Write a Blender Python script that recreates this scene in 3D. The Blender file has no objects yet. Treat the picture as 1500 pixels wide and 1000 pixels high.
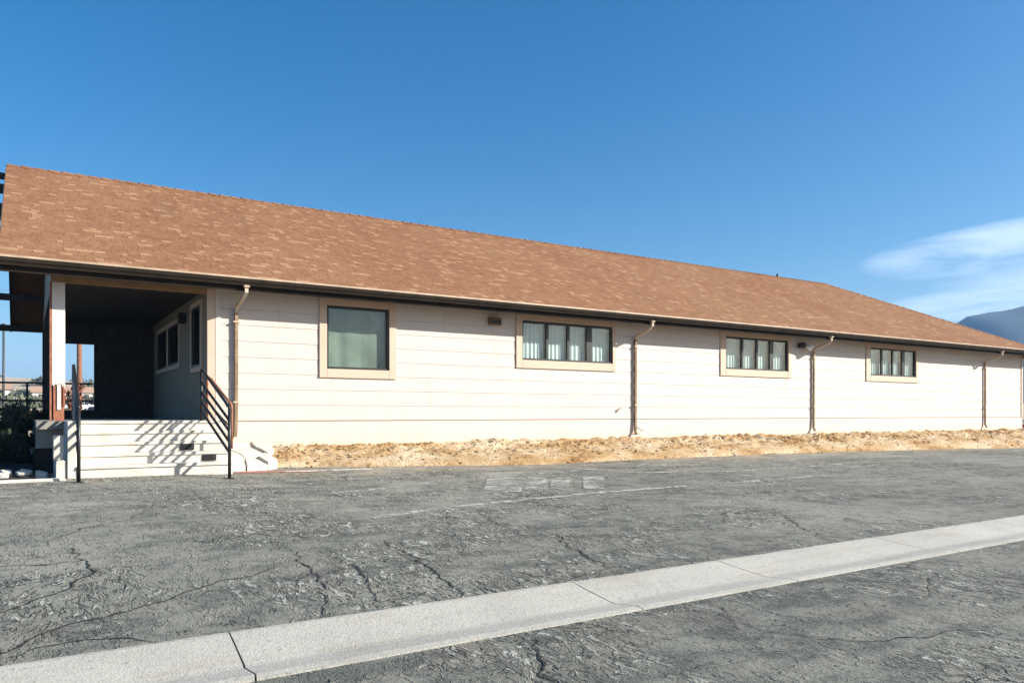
import bpy, bmesh, math, random
from mathutils import Vector, noise
random.seed(7)
S = bpy.context.scene
C = S.collection

# ---------------------------------------------------------------- camera, world, sun, exposure
# the origin is at eye height: the near asphalt lies at z = -1.5
TH = math.radians(57.558)
cam_d = bpy.data.cameras.new('camera'); cam = bpy.data.objects.new('camera', cam_d); C.objects.link(cam)
cam.location = (0, 0, 0)
cam.rotation_euler = (math.radians(90), 0, TH - math.radians(90))
cam_d.sensor_width = 36.0
cam_d.lens = 1120 / 1500 * 36.0
cam_d.shift_y = 105 / 1500
cam_d.clip_start = 0.05
cam_d.clip_end = 20000
S.camera = cam

SUN = Vector((1.25, -1.0, 0.82)).normalized()
world = bpy.data.worlds.new("World"); S.world = world; world.use_nodes = True
wn = world.node_tree.nodes; wl = world.node_tree.links; wn.clear()
def wnode(t, **k):
    n = wn.new(t)
    for a, b in k.items(): setattr(n, a, b)
    return n
sky = wnode('ShaderNodeTexSky', sky_type='NISHITA', sun_disc=False)
sky.sun_elevation = math.asin(SUN.z)
sky.sun_rotation = math.atan2(SUN.x, SUN.y)
sky.altitude = 600; sky.air_density = 1.0; sky.dust_density = 2.4; sky.ozone_density = 2.0
hsv = wnode('ShaderNodeHueSaturation'); hsv.inputs['Saturation'].default_value = 1.50; hsv.inputs['Hue'].default_value = 0.498
wl.new(sky.outputs[0], hsv.inputs['Color'])
geo = wnode('ShaderNodeNewGeometry')
sep = wnode('ShaderNodeSeparateXYZ')
tc = wnode('ShaderNodeTexCoord'); wl.new(tc.outputs['Generated'], sep.inputs[0])
def wm(op, a, b=None, c=None, clamp=False):
    n = wn.new('ShaderNodeMath'); n.operation = op; n.use_clamp = clamp
    for i, v in enumerate((a, b, c)):
        if v is None: continue
        if isinstance(v, (int, float)): n.inputs[i].default_value = v
        else: wl.new(v, n.inputs[i])
    return n.outputs[0]
az = wm('ARCTAN2', sep.outputs[0], sep.outputs[1])            # azimuth clockwise from +Y
hyp = wm('SQRT', wm('ADD', wm('MULTIPLY', sep.outputs[0], sep.outputs[0]), wm('MULTIPLY', sep.outputs[1], sep.outputs[1])))
elv = wm('ARCTAN2', sep.outputs[2], hyp)
cmb = wnode('ShaderNodeCombineXYZ'); wl.new(wm('MULTIPLY', az, 6.0), cmb.inputs[0]); wl.new(wm('MULTIPLY', elv, 30.0), cmb.inputs[1])
nz = wnode('ShaderNodeTexNoise'); nz.inputs['Scale'].default_value = 1.3; nz.inputs['Detail'].default_value = 8; nz.inputs['Roughness'].default_value = .55; nz.inputs['Distortion'].default_value = .4
wl.new(cmb.outputs[0], nz.inputs['Vector'])
def ell(a0, e0, ra, re, amp=1.0, slope=0.0):
    da = wm('SUBTRACT', az, a0)
    u = wm('DIVIDE', da, ra)
    v = wm('DIVIDE', wm('SUBTRACT', wm('SUBTRACT', elv, e0), wm('MULTIPLY', da, slope)), re)
    r = wm('SUBTRACT', 1.0, wm('ADD', wm('MULTIPLY', u, u), wm('MULTIPLY', v, v)), clamp=True)
    return wm('MULTIPLY', r, amp)
VAZ = math.pi/2 - TH
def pa(px): return VAZ + math.atan((px-750)/1120)
def pe(px, py): return math.atan((605-py)/math.hypot(1120, px-750))
m1 = ell(pa(1530), pe(1500, 358), 0.185, 0.031, 1.0, 0.05)
m2 = ell(pa(1560), pe(1500, 438), 0.19, 0.022, .95, 0.02)
m3 = ell(pa(1900), pe(1700, 395), 0.30, 0.06, .9)
m4 = ell(pa(-900), pe(0, 420), 0.35, 0.03, .6)
mm = wm('MAXIMUM', wm('MAXIMUM', m1, m2), wm('MAXIMUM', m3, m4))
nn = wm('MULTIPLY', wm('SUBTRACT', nz.outputs[0], .44), 4.5)
cl = wm('MULTIPLY', wm('MULTIPLY', wm('POWER', mm, .7), wm('ADD', nn, .75), clamp=True), .50, clamp=True)
mixc = wnode('ShaderNodeMix', data_type='RGBA'); 
wl.new(cl, mixc.inputs['Factor']); wl.new(hsv.outputs[0], mixc.inputs['A']); mixc.inputs['B'].default_value = (8.0, 8.9, 9.8, 1)
bg = wnode('ShaderNodeBackground'); bg.inputs['Strength'].default_value = 0.070
out = wnode('ShaderNodeOutputWorld')
wl.new(mixc.outputs['Result'], bg.inputs['Color']); wl.new(bg.outputs[0], out.inputs['Surface'])

sd = bpy.data.lights.new('sun', 'SUN'); sd.energy = 5.0; sd.angle = math.radians(.53); sd.color = (1.0, .95, .87)
so = bpy.data.objects.new('sun', sd); C.objects.link(so)
so.rotation_euler = SUN.to_track_quat('Z', 'Y').to_euler(); so.location = (20, -20, 30)
S.view_settings.view_transform = 'Standard'; S.view_settings.look = 'None'
S.view_settings.exposure = 1.2; S.view_settings.gamma = 1.0; S.view_settings.use_curve_mapping = False

# ---------------------------------------------------------------- materials
def mat(name):
    m = bpy.data.materials.new(name); m.use_nodes = True
    nt = m.node_tree; nt.nodes.clear()
    o = nt.nodes.new('ShaderNodeOutputMaterial'); b = nt.nodes.new('ShaderNodeBsdfPrincipled')
    nt.links.new(b.outputs[0], o.inputs[0])
    return m, nt, b, o
class N:
    def __init__(s, nt): s.nt = nt
    def lk(s, v, inp):
        if v is None: return
        if isinstance(v, (int, float)): inp.default_value = v
        elif isinstance(v, tuple): inp.default_value = v if len(v) == 4 or inp.type == 'VECTOR' else v + (1,)
        else: s.nt.links.new(v, inp)
    def obj(s): return s.nt.nodes.new('ShaderNodeTexCoord').outputs['Object']
    def pos(s): return s.nt.nodes.new('ShaderNodeNewGeometry').outputs['Position']
    def mapv(s, v, scale=(1,1,1), rot=(0,0,0), loc=(0,0,0)):
        n = s.nt.nodes.new('ShaderNodeMapping'); n.inputs['Scale'].default_value = scale; n.inputs['Rotation'].default_value = rot; n.inputs['Location'].default_value = loc
        s.lk(v, n.inputs[0]); return n.outputs[0]
    def noise(s, v, sc, det=4, rough=.55, dist=0, col=False):
        n = s.nt.nodes.new('ShaderNodeTexNoise'); n.inputs['Scale'].default_value = sc; n.inputs['Detail'].default_value = det
        n.inputs['Roughness'].default_value = rough; n.inputs['Distortion'].default_value = dist
        s.lk(v, n.inputs['Vector']); return n.outputs[1 if col else 0]
    def vor(s, v, sc, feat='F1', rnd=1.0, out='Distance'):
        n = s.nt.nodes.new('ShaderNodeTexVoronoi'); n.feature = feat; n.inputs['Scale'].default_value = sc; n.inputs['Randomness'].default_value = rnd
        s.lk(v, n.inputs['Vector']); return n.outputs[out]
    def m(s, op, a, b=None, c=None, clamp=False):
        n = s.nt.nodes.new('ShaderNodeMath'); n.operation = op; n.use_clamp = clamp
        for i, v in enumerate((a, b, c)): s.lk(v, n.inputs[i])
        return n.outputs[0]
    def ss(s, v, lo, hi, a=0., b=1.):
        n = s.nt.nodes.new('ShaderNodeMapRange'); n.interpolation_type = 'SMOOTHSTEP'
        s.lk(v, n.inputs[0]); 
        for i, x in enumerate((lo, hi, a, b)): n.inputs[i+1].default_value = x
        return n.outputs[0]
    def ramp(s, v, stops):
        n = s.nt.nodes.new('ShaderNodeValToRGB'); e = n.color_ramp.elements
        while len(e) < len(stops): e.new(.5)
        for q, (p, c) in zip(e, stops): q.position = p; q.color = c + (1,)
        s.lk(v, n.inputs[0]); return n.outputs[0]
    def mix(s, f, a, b, mode='MIX'):
        n = s.nt.nodes.new('ShaderNodeMix'); n.data_type = 'RGBA'; n.blend_type = mode
        s.lk(f, n.inputs['Factor']); s.lk(a, n.inputs['A']); s.lk(b, n.inputs['B']); return n.outputs['Result']
    def vadd(s, a, b):
        n = s.nt.nodes.new('ShaderNodeVectorMath'); n.operation = 'ADD'; s.lk(a, n.inputs[0]); s.lk(b, n.inputs[1]); return n.outputs[0]
    def vsc(s, a, f):
        n = s.nt.nodes.new('ShaderNodeVectorMath'); n.operation = 'SCALE'; s.lk(a, n.inputs[0]); n.inputs['Scale'].default_value = f; return n.outputs[0]
    def bump(s, h, st, dist, nrm=None):
        n = s.nt.nodes.new('ShaderNodeBump'); n.inputs['Strength'].default_value = st; n.inputs['Distance'].default_value = dist
        s.lk(h, n.inputs['Height']); s.lk(nrm, n.inputs['Normal']); return n.outputs[0]

def plain(name, col, rough=.7, var=.15, sc=6.0, bump=.15, metal=0.0, fine=40.0, bd=.004, spec=.4):
    m, nt, b, o = mat(name); n = N(nt); p = n.pos()
    a = n.noise(p, sc, 6, .6)
    lo = tuple(c*(1-var*1.3) for c in col); hi = tuple(min(1, c*(1+var)) for c in col)
    n.lk(n.ramp(a, [(.3, lo), (.7, hi)]), b.inputs['Base Color'])
    b.inputs['Roughness'].default_value = rough; b.inputs['Metallic'].default_value = metal; b.inputs['Specular IOR Level'].default_value = spec
    if bump: n.lk(n.bump(n.noise(p, fine, 3), bump, bd), b.inputs['Normal'])
    return m
M = {}
# painted siding: off-white, faint vertical dirt, splash dirt near the ground is soil on the paint
def siding(name, col, dirt=1.0):
    m, nt, b, o = mat(name); n = N(nt); p = n.pos()
    a = n.noise(n.mapv(p, (.6, 1, 2.2)), 2.0, 6, .6)
    c = n.ramp(a, [(.25, tuple(x*.93 for x in col)), (.75, col)])
    st = n.noise(n.mapv(p, (7, 7, .6)), 1.5, 5, .6)
    c = n.mix(n.m('MULTIPLY', n.ss(n.noise(n.mapv(p, (.35, .35, 1.4)), 1.0, 5, .6), .50, .70), .15*dirt), c, tuple(x*y for x, y in zip(col, (.86, .80, .72))))
    c = n.mix(n.m('MULTIPLY', n.ss(st, .54, .74), .34*dirt), c, tuple(x*y for x, y in zip(col, (.74, .66, .52))))
    # spatter of tan soil low on the wall, a stain with its own ragged edge
    z = n.nt.nodes.new('ShaderNodeSeparateXYZ'); n.lk(p, z.inputs[0])
    lowm = n.ss(n.m('ADD', z.outputs[2], n.m('MULTIPLY', n.noise(n.mapv(p, (1, 1, .5)), 1.7, 6, .65), .55)), -.38, .02, 1, 0)
    c = n.mix(n.m('MULTIPLY', lowm, .50*dirt), c, (.62, .47, .28))
    sp = n.ss(n.noise(p, 38, 4, .7), .68, .76)
    c = n.mix(n.m('MULTIPLY', n.m('MULTIPLY', sp, n.ss(z.outputs[2], -.6, 1.0, 1, .12)), .45*dirt), c, (.36, .27, .17))
    n.lk(c, b.inputs['Base Color']); b.inputs['Roughness'].default_value = .62
    g1 = n.noise(n.mapv(p, (2.0, 10, 30)), 4, 4, .6)
    n.lk(n.bump(g1, .12, .004, n.bump(n.noise(p, 1.2, 2), .18, .02)), b.inputs['Normal'])
    return m
M['siding'] = siding('cream_siding_paint', (.515, .45, .395))
M['skirt'] = siding('cream_skirt_paint', (.51, .45, .405), .7)
M['trim'] = siding('peach_trim_paint', (.49, .365, .27), .6)
M['soffit'] = plain('tan_soffit_paint', (.26, .155, .07), .7, .12)
M['porchwall'] = siding('shaded_porch_siding_paint', (.155, .135, .095), .8)  # siding paint with the porch and gable shade put into its colour
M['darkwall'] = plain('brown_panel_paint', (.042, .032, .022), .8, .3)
M['bronze'] = plain('dark_bronze_aluminium', (.018, .019, .018), .4, .2, bump=.05)
M['gutter'] = plain('dark_brown_gutter_paint', (.022, .016, .011), .8, .3, 3, .1, spec=.1)
M['drip'] = plain('tan_drip_edge', (.38, .28, .19), .5, .2, 3, .1)
M['spout'] = plain('cream_downspout_paint', (.48, .37, .26), .6, .15, 5, .1)
M['spout2'] = plain('brown_shaded_downspout_paint', (.22, .145, .075), .6, .3, 4, .1)  # brown-tan tube, darkened in colour for its shaded side
M['beam'] = plain('dark_stained_beam', (.045, .034, .026), .75, .3, 8, .4)
M['blackpaint'] = plain('black_rail_paint', (.014, .013, .012), .42, .4, 20, .25)
M['rust'] = plain('rust_brown_wood', (.26, .10, .055), .8, .35, 9, .5)
M['white_wood'] = plain('white_painted_wood', (.56, .50, .46), .6, .08, 7, .3)
M['ply'] = plain('plywood_deck', (.22, .15, .09), .8, .2)
M['lampglass'] = plain('frosted_lamp_glass', (.8, .78, .72), .25, .05, bump=0)
M['brown_metal'] = plain('brown_lamp_metal', (.16, .075, .035), .5, .2)
M['floor'] = plain('porch_floor_concrete', (.24, .22, .19), .85, .25, 3, .4)
M['vent'] = plain('black_vent_metal', (.012, .012, .012), .6, .3)
def steps_mat():
    m, nt, b, o = mat('white_worn_step_paint'); n = N(nt); p = n.pos()
    a = n.noise(p, 2.5, 7, .6)
    c = n.ramp(a, [(.25, (.40, .37, .31)), (.6, (.56, .53, .47)), (.8, (.60, .57, .52))])
    st = n.noise(n.mapv(p, (1.2, 6, 12)), 3, 6, .7)
    c = n.mix(n.m('MULTIPLY', n.ss(st, .52, .66), .5), c, (.40, .34, .25))
    ch = n.ss(n.noise(p, 22, 5, .75), .66, .70)
    c = n.mix(n.m('MULTIPLY', ch, .8), c, (.26, .23, .19))
    n.lk(c, b.inputs['Base Color']); b.inputs['Roughness'].default_value = .7
    n.lk(n.bump(n.noise(p, 30, 6, .7), .5, .008), b.inputs['Normal'])
    return m
M['steps'] = steps_mat()
def shingle_mat(name, col):
    m, nt, b, o = mat(name); n = N(nt); p = n.pos()
    g = n.noise(p, 140, 2, .7)
    big = n.noise(p, .35, 5, .6)
    c = n.ramp(g, [(.35, tuple(x*.72 for x in col)), (.65, tuple(x*1.22 for x in col))])
    c = n.mix(n.ss(big, .35, .7, 0, .75), c, tuple(x*y for x, y in zip(col, (.82, .72, .70))))
    sk = n.noise(n.mapv(p, (3.0, .35, .35)), 1.0, 6, .65)
    c = n.mix(n.ss(sk, .50, .72, 0, .38), c, tuple(x*.66 for x in col))
    gr = n.noise(n.mapv(p, (1, 2.2, 2.2)), 7, 5, .7)
    c = n.mix(n.ss(gr, .48, .66, 0, .50), c, tuple(min(1, x*y) for x, y in zip(col, (1.35, 1.42, 1.5))))
    c = n.mix(n.ss(gr, .46, .32, 0, .45), c, tuple(x*.68 for x in col))
    mid = n.noise(n.mapv(p, (1.2, 2.4, 2.4)), 1.6, 5, .6)
    c = n.mix(n.ss(mid, .50, .72, 0, .35), c, tuple(min(1, x*y) for x, y in zip(col, (1.12, 1.12, 1.2))))
    n.lk(c, b.inputs['Base Color']); b.inputs['Roughness'].default_value = .95; b.inputs['Specular IOR Level'].default_value = .15
    n.lk(n.bump(g, .5, .004), b.inputs['Normal'])
    return m
SH = [shingle_mat('shingle_russet', (.212, .108, .056)), shingle_mat('shingle_tan', (.228, .120, .062)),
      shingle_mat('shingle_umber', (.196, .098, .050)), shingle_mat('shingle_blond', (.305, .180, .100)),
      shingle_mat('shingle_clay', (.222, .118, .060))]
def asphalt_mat():
    m, nt, b, o = mat('weathered_asphalt'); n = N(nt); p = n.pos()
    warp = n.vadd(p, n.vsc(n.noise(p, 1.2, 3, .5, col=True), .35))
    big = n.noise(p, .22, 6, .62)
    c = n.ramp(big, [(.36, (.058, .061, .052)), (.5, (.122, .126, .104)), (.62, (.205, .203, .170))])
    md = n.noise(n.mapv(warp, (1, 1.6, 1)), 2.2, 7, .7)
    c = n.mix(n.ss(md, .40, .62, 0, .70), c, (.192, .192, .160), 'MIX')
    c = n.mix(n.ss(md, .50, .34, 0, .75), c, (.062, .068, .064))
    brown = n.noise(p, .6, 4, .6)
    c = n.mix(n.ss(brown, .55, .75, 0, .45), c, (.205, .168, .135))
    sx = nt.nodes.new('ShaderNodeSeparateXYZ'); n.lk(p, sx.inputs[0])
    dust = n.noise(n.mapv(p, (.55, 2.6, 1), (0, 0, .10)), 1.0, 7, .68)
    c = n.mix(n.m('MULTIPLY', n.ss(dust, .47, .66), n.ss(sx.outputs[1], 7.5, 12.5, .12, .85)), c, (.285, .272, .232))
    c = n.mix(n.ss(n.noise(n.mapv(p, (.5, 1.2, 1)), .9, 6, .7), .52, .66, 0, .55), c, (.218, .218, .184))
    # worn lumps: open-textured aggregate, curling ridges
    wv = n.noise(n.mapv(warp, (1.5, .50, 1), (0, 0, .35)), 6.5, 3, .55, 1.5)
    ridge = n.m('ABSOLUTE', n.m('SUBTRACT', wv, .5))
    pit = n.ss(ridge, .0, .045, 1, 0)
    worn = n.ss(n.noise(p, .50, 5, .62), .45, .56)
    pitw = n.m('MULTIPLY', pit, n.m('ADD', n.m('MULTIPLY', worn, .92), .04))
    tan = n.m('MULTIPLY', n.ss(sx.outputs[1], 12.3, 13.9), n.ss(n.noise(n.mapv(p, (.8, 2, 1)), 2.0, 7, .7), .40, .60))
    pitw = n.m('MULTIPLY', pitw, n.m('SUBTRACT', 1.0, n.m('MULTIPLY', tan, .8)))
    c = n.mix(n.m('MULTIPLY', tan, .75), c, (.36, .28, .185))
    c = n.mix(n.m('MULTIPLY', pitw, .85), c, (.034, .037, .033))
    hi = n.ss(n.noise(n.mapv(warp, (1.5, .55, 1), (0, 0, .5), (3, 1, 0)), 8, 4, .60, 1.4), .54, .62)
    c = n.mix(n.m('MULTIPLY', hi, n.m('ADD', n.m('MULTIPLY', worn, .75), .12)), c, (.37, .375, .33))
    ag = n.vor(p, 90)
    c = n.mix(n.ss(ag, .2, .5, .35, 0), c, (.31, .31, .29))
    # fine network of hairline cracks
    ck = n.vor(n.vadd(p, n.vsc(n.noise(p, 2.5, 4, .6, col=True), .45)), .75, 'DISTANCE_TO_EDGE')
    ckm = n.m('MULTIPLY', n.ss(ck, .0, .012, 1, 0), n.ss(n.noise(p, .5, 3), .47, .60))
    c = n.mix(n.m('MULTIPLY', ckm, .75), c, (.030, .031, .031))
    n.lk(c, b.inputs['Base Color']); b.inputs['Roughness'].default_value = .9; b.inputs['Specular IOR Level'].default_value = .25
    h = n.m('ADD', n.m('MULTIPLY', n.m('SUBTRACT', hi, pitw), .9), n.m('MULTIPLY', n.noise(p, 45, 3, .6), .30))
    h = n.m('SUBTRACT', h, n.m('MULTIPLY', ckm, .8))
    n.lk(n.bump(h, .85, .036, n.bump(n.noise(p, 3, 5, .6), .4, .05)), b.inputs['Normal'])
    return m
M['asphalt'] = asphalt_mat()
M['crack'] = plain('crack_tar', (.020, .020, .020), .95, .3, 20, .6)
def concrete_mat(name, col):
    m, nt, b, o = mat(name); n = N(nt); p = n.pos()
    a = n.noise(p, .9, 7, .65)
    c = n.ramp(a, [(.3, tuple(x*.80 for x in col)), (.7, tuple(x*1.08 for x in col))])
    f = n.noise(p, 26, 6, .75)
    c = n.mix(n.ss(f, .54, .66, 0, .75), c, tuple(x*.48 for x in col))
    c = n.mix(n.ss(n.noise(n.mapv(p, (.7, 3, 1)), 1.2, 6, .65), .50, .70, 0, .5), c, tuple(x*y for x, y in zip(col, (.72, .66, .56))))
    c = n.mix(n.ss(f, .44, .30, 0, .5), c, tuple(min(1, x*1.3) for x in col))
    v = n.vor(p, 70)
    c = n.mix(n.ss(v, .15, .4, .3, 0), c, tuple(x*.6 for x in col))
    n.lk(c, b.inputs['Base Color']); b.inputs['Roughness'].default_value = .9
    n.lk(n.bump(n.m('ADD', f, n.m('MULTIPLY', v, .4)), .6, .010), b.inputs['Normal'])
    return m
M['concrete'] = concrete_mat('pale_swale_concrete', (.40, .385, .335))
M['rubble_concrete'] = concrete_mat('white_rubble_concrete', (.54, .51, .45))
def dirt_mat():
    m, nt, b, o = mat('sandy_dirt'); n = N(nt); p = n.pos()
    a = n.noise(n.mapv(p, (.7, 1.5, 1)), 1.0, 9, .68)
    c = n.ramp(a, [(.32, (.20, .105, .042)), (.44, (.36, .235, .115)), (.56, (.47, .36, .23)), (.76, (.55, .47, .35))])
    k = n.noise(n.mapv(p, (1, 1.4, 1)), 17, 5, .7, .6)
    c = n.mix(n.ss(k, .56, .66, 0, .7), c, (.25, .145, .065))
    n.lk(c, b.inputs['Base Color']); b.inputs['Roughness'].default_value = 1.0; b.inputs['Specular IOR Level'].default_value = .1
    n.lk(n.bump(n.noise(p, 14, 8, .72), .9, .05), b.inputs['Normal'])
    return m
M['dirt'] = dirt_mat()
def desert_mat():
    m, nt, b, o = mat('desert_ground'); n = N(nt); p = n.pos()
    a = n.noise(p, .05, 9, .65)
    c = n.ramp(a, [(.3, (.24, .19, .12)), (.5, (.40, .32, .22)), (.7, (.50, .43, .33))])
    v = n.noise(p, .9, 6, .7)
    c = n.mix(n.ss(v, .54, .64, 0, .7), c, (.13, .14, .08))
    n.lk(c, b.inputs['Base Color']); b.inputs['Roughness'].default_value = 1.0
    n.lk(n.bump(n.noise(p, 3, 6, .7), .6, .15), b.inputs['Normal'])
    return m
M['desert'] = desert_mat()
def worn_paint(name, col, cover=.5):
    m, nt, b, o = mat(name); n = N(nt); p = n.pos()
    a = n.noise(p, 9, 7, .72); a2 = n.noise(n.mapv(p, (1, 3, 1)), 2, 4, .6)
    f = n.ss(n.m('ADD', n.m('MULTIPLY', a, .6), n.m('MULTIPLY', a2, .4)), .5+.12*(.5-cover)*2-.05, .5+.12*(.5-cover)*2+.12)
    b.inputs['Base Color'].default_value = col + (1,); b.inputs['Roughness'].default_value = .8
    t = nt.nodes.new('ShaderNodeBsdfTransparent'); mx = nt.nodes.new('ShaderNodeMixShader')
    n.lk(f, mx.inputs[0]); nt.links.new(t.outputs[0], mx.inputs[1]); nt.links.new(b.outputs[0], mx.inputs[2]); nt.links.new(mx.outputs[0], o.inputs[0])
    return m
M['line'] = worn_paint('faded_white_line_paint', (.36, .365, .32), .60)
M['dash'] = worn_paint('white_line_paint', (.75, .74, .68), .95)
M['glyph'] = worn_paint('faded_letter_paint', (.36, .365, .32), .55)
M['glyphbase'] = worn_paint('worn_letter_ghost', (.25, .255, .225), .75)
M['red'] = worn_paint('faded_red_paint', (.36, .115, .09), .85)
M['red2'] = worn_paint('faded_pink_paint', (.34, .19, .15), .30)
def glass_mat():
    m, nt, b, o = mat('window_glass'); n = N(nt)
    t = nt.nodes.new('ShaderNodeBsdfTransparent'); t.inputs[0].default_value = (.90, .95, .94, 1)
    g = nt.nodes.new('ShaderNodeBsdfGlossy'); g.inputs['Roughness'].default_value = .02
    lw = nt.nodes.new('ShaderNodeLayerWeight'); lw.inputs[0].default_value = .5
    fr = nt.nodes.new('ShaderNodeMath'); fr.operation = 'MULTIPLY_ADD'; fr.inputs[1].default_value = .80; fr.inputs[2].default_value = .05
    pw_ = nt.nodes.new('ShaderNodeMath'); pw_.operation = 'POWER'; pw_.inputs[1].default_value = 4.0
    nt.links.new(lw.outputs['Facing'], pw_.inputs[0]); nt.links.new(pw_.outputs[0], fr.inputs[0])
    n.lk(n.bump(n.noise(n.pos(), 1.1, 2), .12, .02), g.inputs['Normal'])
    mx = nt.nodes.new('ShaderNodeMixShader'); nt.links.new(fr.outputs[0], mx.inputs[0]); nt.links.new(t.outputs[0], mx.inputs[1]); nt.links.new(g.outputs[0], mx.inputs[2])
    nt.links.new(mx.outputs[0], o.inputs[0]); nt.nodes.remove(b)
    return m
M['glass'] = glass_mat()
M['curtain'] = plain('pale_curtain_cloth', (.58, .60, .58), .9, .10, 3, .2)
M['blind'] = plain('grey_green_blind_cloth', (.185, .205, .155), .85, .35, 1.3, .3)
M['mountain'] = plain('far_mountain_scrub', (.035, .05, .06), 1.0, .3, .01, 0)
M['wood_pole'] = plain('red_brown_pole_wood', (.20, .095, .06), .9, .3, 5, .4)
M['steel'] = plain('dark_steel_pole', (.05, .055, .06), .5, .2)
M['wire'] = plain('utility_wire', (.05, .05, .05), .6, .1, bump=0)
def leaf_mat(name, col):
    m, nt, b, o = mat(name); n = N(nt)
    g = nt.nodes.new('ShaderNodeNewGeometry')
    a = g.outputs['Random Per Island']
    c = n.ramp(a, [(0, tuple(x*.5 for x in col)), (.6, col), (1, tuple(x*1.6 for x in col))])
    n.lk(c, b.inputs['Base Color']); b.inputs['Roughness'].default_value = .65
    return m
M['leaf'] = leaf_mat('dark_juniper_leaf', (.030, .042, .020)); M['sage'] = leaf_mat('sage_leaf', (.09, .10, .06)); M['russetleaf'] = leaf_mat('dry_red_leaf', (.17, .055, .028))
M['bark'] = plain('shrub_bark', (.10, .07, .045), .9, .3, 20, .5)
M['carpaint'] = plain('white_car_paint', (.74, .75, .76), .22, .02, bump=0, spec=.6)
M['carglass'] = plain('dark_car_glass', (.012, .014, .016), .06, .1, bump=0, spec=.8)
M['tyre'] = plain('black_tyre_rubber', (.016, .016, .016), .85, .2, 30, .2)
M['alloy'] = plain('grey_alloy', (.4, .4, .41), .35, .1, metal=.8)
M['redlens'] = plain('red_lens', (.3, .01, .01), .2, .1, bump=0)
M['clearlens'] = plain('clear_lens', (.6, .62, .64), .15, .1, bump=0)
M['farwhite'] = plain('far_white_stucco', (.72, .70, .66), .8, .08)
M['farroof'] = plain('far_tan_roof', (.34, .22, .15), .9, .2)

# ---------------------------------------------------------------- mesh helpers
class MB:
    def __init__(s): s.v = []; s.f = []; s.m = []; s.smooth = []
    def add(s, vs, fs, mi=0, sm=False):
        o = len(s.v); s.v += [tuple(v) for v in vs]
        for f in fs: s.f.append([i+o for i in f]); s.m.append(mi); s.smooth.append(sm)
        return s
    def box(s, x0, x1, y0, y1, z0, z1, mi=0, b=0.0):
        if b:
            bm = bmesh.new(); r = bmesh.ops.create_cube(bm, size=1.0)
            for v in bm.verts: v.co = Vector(((x0+x1)/2+v.co.x*(x1-x0), (y0+y1)/2+v.co.y*(y1-y0), (z0+z1)/2+v.co.z*(z1-z0)))
            bmesh.ops.bevel(bm, geom=bm.edges[:], offset=b, segments=1, affect='EDGES')
            bm.verts.index_update()
            s.add([v.co[:] for v in bm.verts], [[q.index for q in f.verts] for f in bm.faces], mi); bm.free(); return s
        vs = [(x0,y0,z0),(x1,y0,z0),(x1,y1,z0),(x0,y1,z0),(x0,y0,z1),(x1,y0,z1),(x1,y1,z1),(x0,y1,z1)]
        return s.add(vs, [(0,3,2,1),(4,5,6,7),(0,1,5,4),(1,2,6,5),(2,3,7,6),(3,0,4,7)], mi)
    def prism_x(s, prof, x0, x1, mi=0, sm=False):          # prof: (y,z) ring, extruded in x
        n = len(prof); vs = [(x0, y, z) for y, z in prof] + [(x1, y, z) for y, z in prof]
        return s.add(vs, [list(range(n))[::-1], list(range(n, 2*n))] + [(i, (i+1) % n, n+(i+1) % n, n+i) for i in range(n)], mi, sm)
    def prism(s, base, vec, mi=0):
        n = len(base); vs = [tuple(p) for p in base] + [tuple(Vector(p)+Vector(vec)) for p in base]
        return s.add(vs, [list(range(n))[::-1], list(range(n, 2*n))] + [(i, (i+1) % n, n+(i+1) % n, n+i) for i in range(n)], mi)
    def tube(s, pts, r, n=8, mi=0, rs=None, cap=True, square=False):
        pts = [Vector(p) for p in pts]; rings = []
        prev = None
        for i, p in enumerate(pts):
            t = (pts[min(i+1, len(pts)-1)] - pts[max(i-1, 0)]).normalized()
            up = Vector((0, 0, 1)) if abs(t.z) < .95 else Vector((0, 1, 0))
            a = t.cross(up).normalized(); b2 = t.cross(a).normalized()
            if prev is not None:
                a = (prev - t*prev.dot(t)).normalized(); b2 = t.cross(a).normalized()
            prev = a
            rr = rs[i] if rs else r
            off = math.pi/n if square else 0
            rings.append([p + (a*math.cos(2*math.pi*k/n+off) + b2*math.sin(2*math.pi*k/n+off))*rr for k in range(n)])
        vs = [v for rg in rings for v in rg]; fs = []
        for i in range(len(pts)-1):
            for k in range(n): fs.append((i*n+k, i*n+(k+1) % n, (i+1)*n+(k+1) % n, (i+1)*n+k))
        if cap: fs += [list(range(n))[::-1], [(len(pts)-1)*n+k for k in range(n)]]
        return s.add(vs, fs, mi, not square)
    def mesh(s, name, mats):
        me = bpy.data.meshes.new(name); me.from_pydata(s.v, [], s.f)
        for m_ in (mats if isinstance(mats, list) else [mats]): me.materials.append(m_)
        me.polygons.foreach_set('material_index', s.m); me.polygons.foreach_set('use_smooth', s.smooth); me.update()
        return me
    def build(s, name, mats, parent=None, **props):
        o = bpy.data.objects.new(name, s.mesh(name, mats)); C.objects.link(o); put(o, parent)
        for k, v in props.items(): o[k] = v
        return o
def wl_of(o):
    v = Vector(o.location)
    while o.parent: o = o.parent; v += o.location
    return v
def put(o, parent):
    """vertices are in world coordinates: cancel the parent's position"""
    if parent is not None:
        o.parent = parent; o.location = -wl_of(parent)
def inst(name, me, loc, parent=None, rz=0, **props):
    o = bpy.data.objects.new(name, me); C.objects.link(o); o.location = loc
    if parent is not None: o.parent = parent; o.location = Vector(loc) - wl_of(parent)
    o.rotation_euler.z = rz
    for k, v in props.items(): o[k] = v
    return o
def thing(name, label, cat, loc=(0,0,0), group=None):
    o = bpy.data.objects.new(name, None); C.objects.link(o); o.location = loc; o.empty_display_size = .2
    o['label'] = label; o['category'] = cat
    if group: o['group'] = group
    return o
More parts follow.
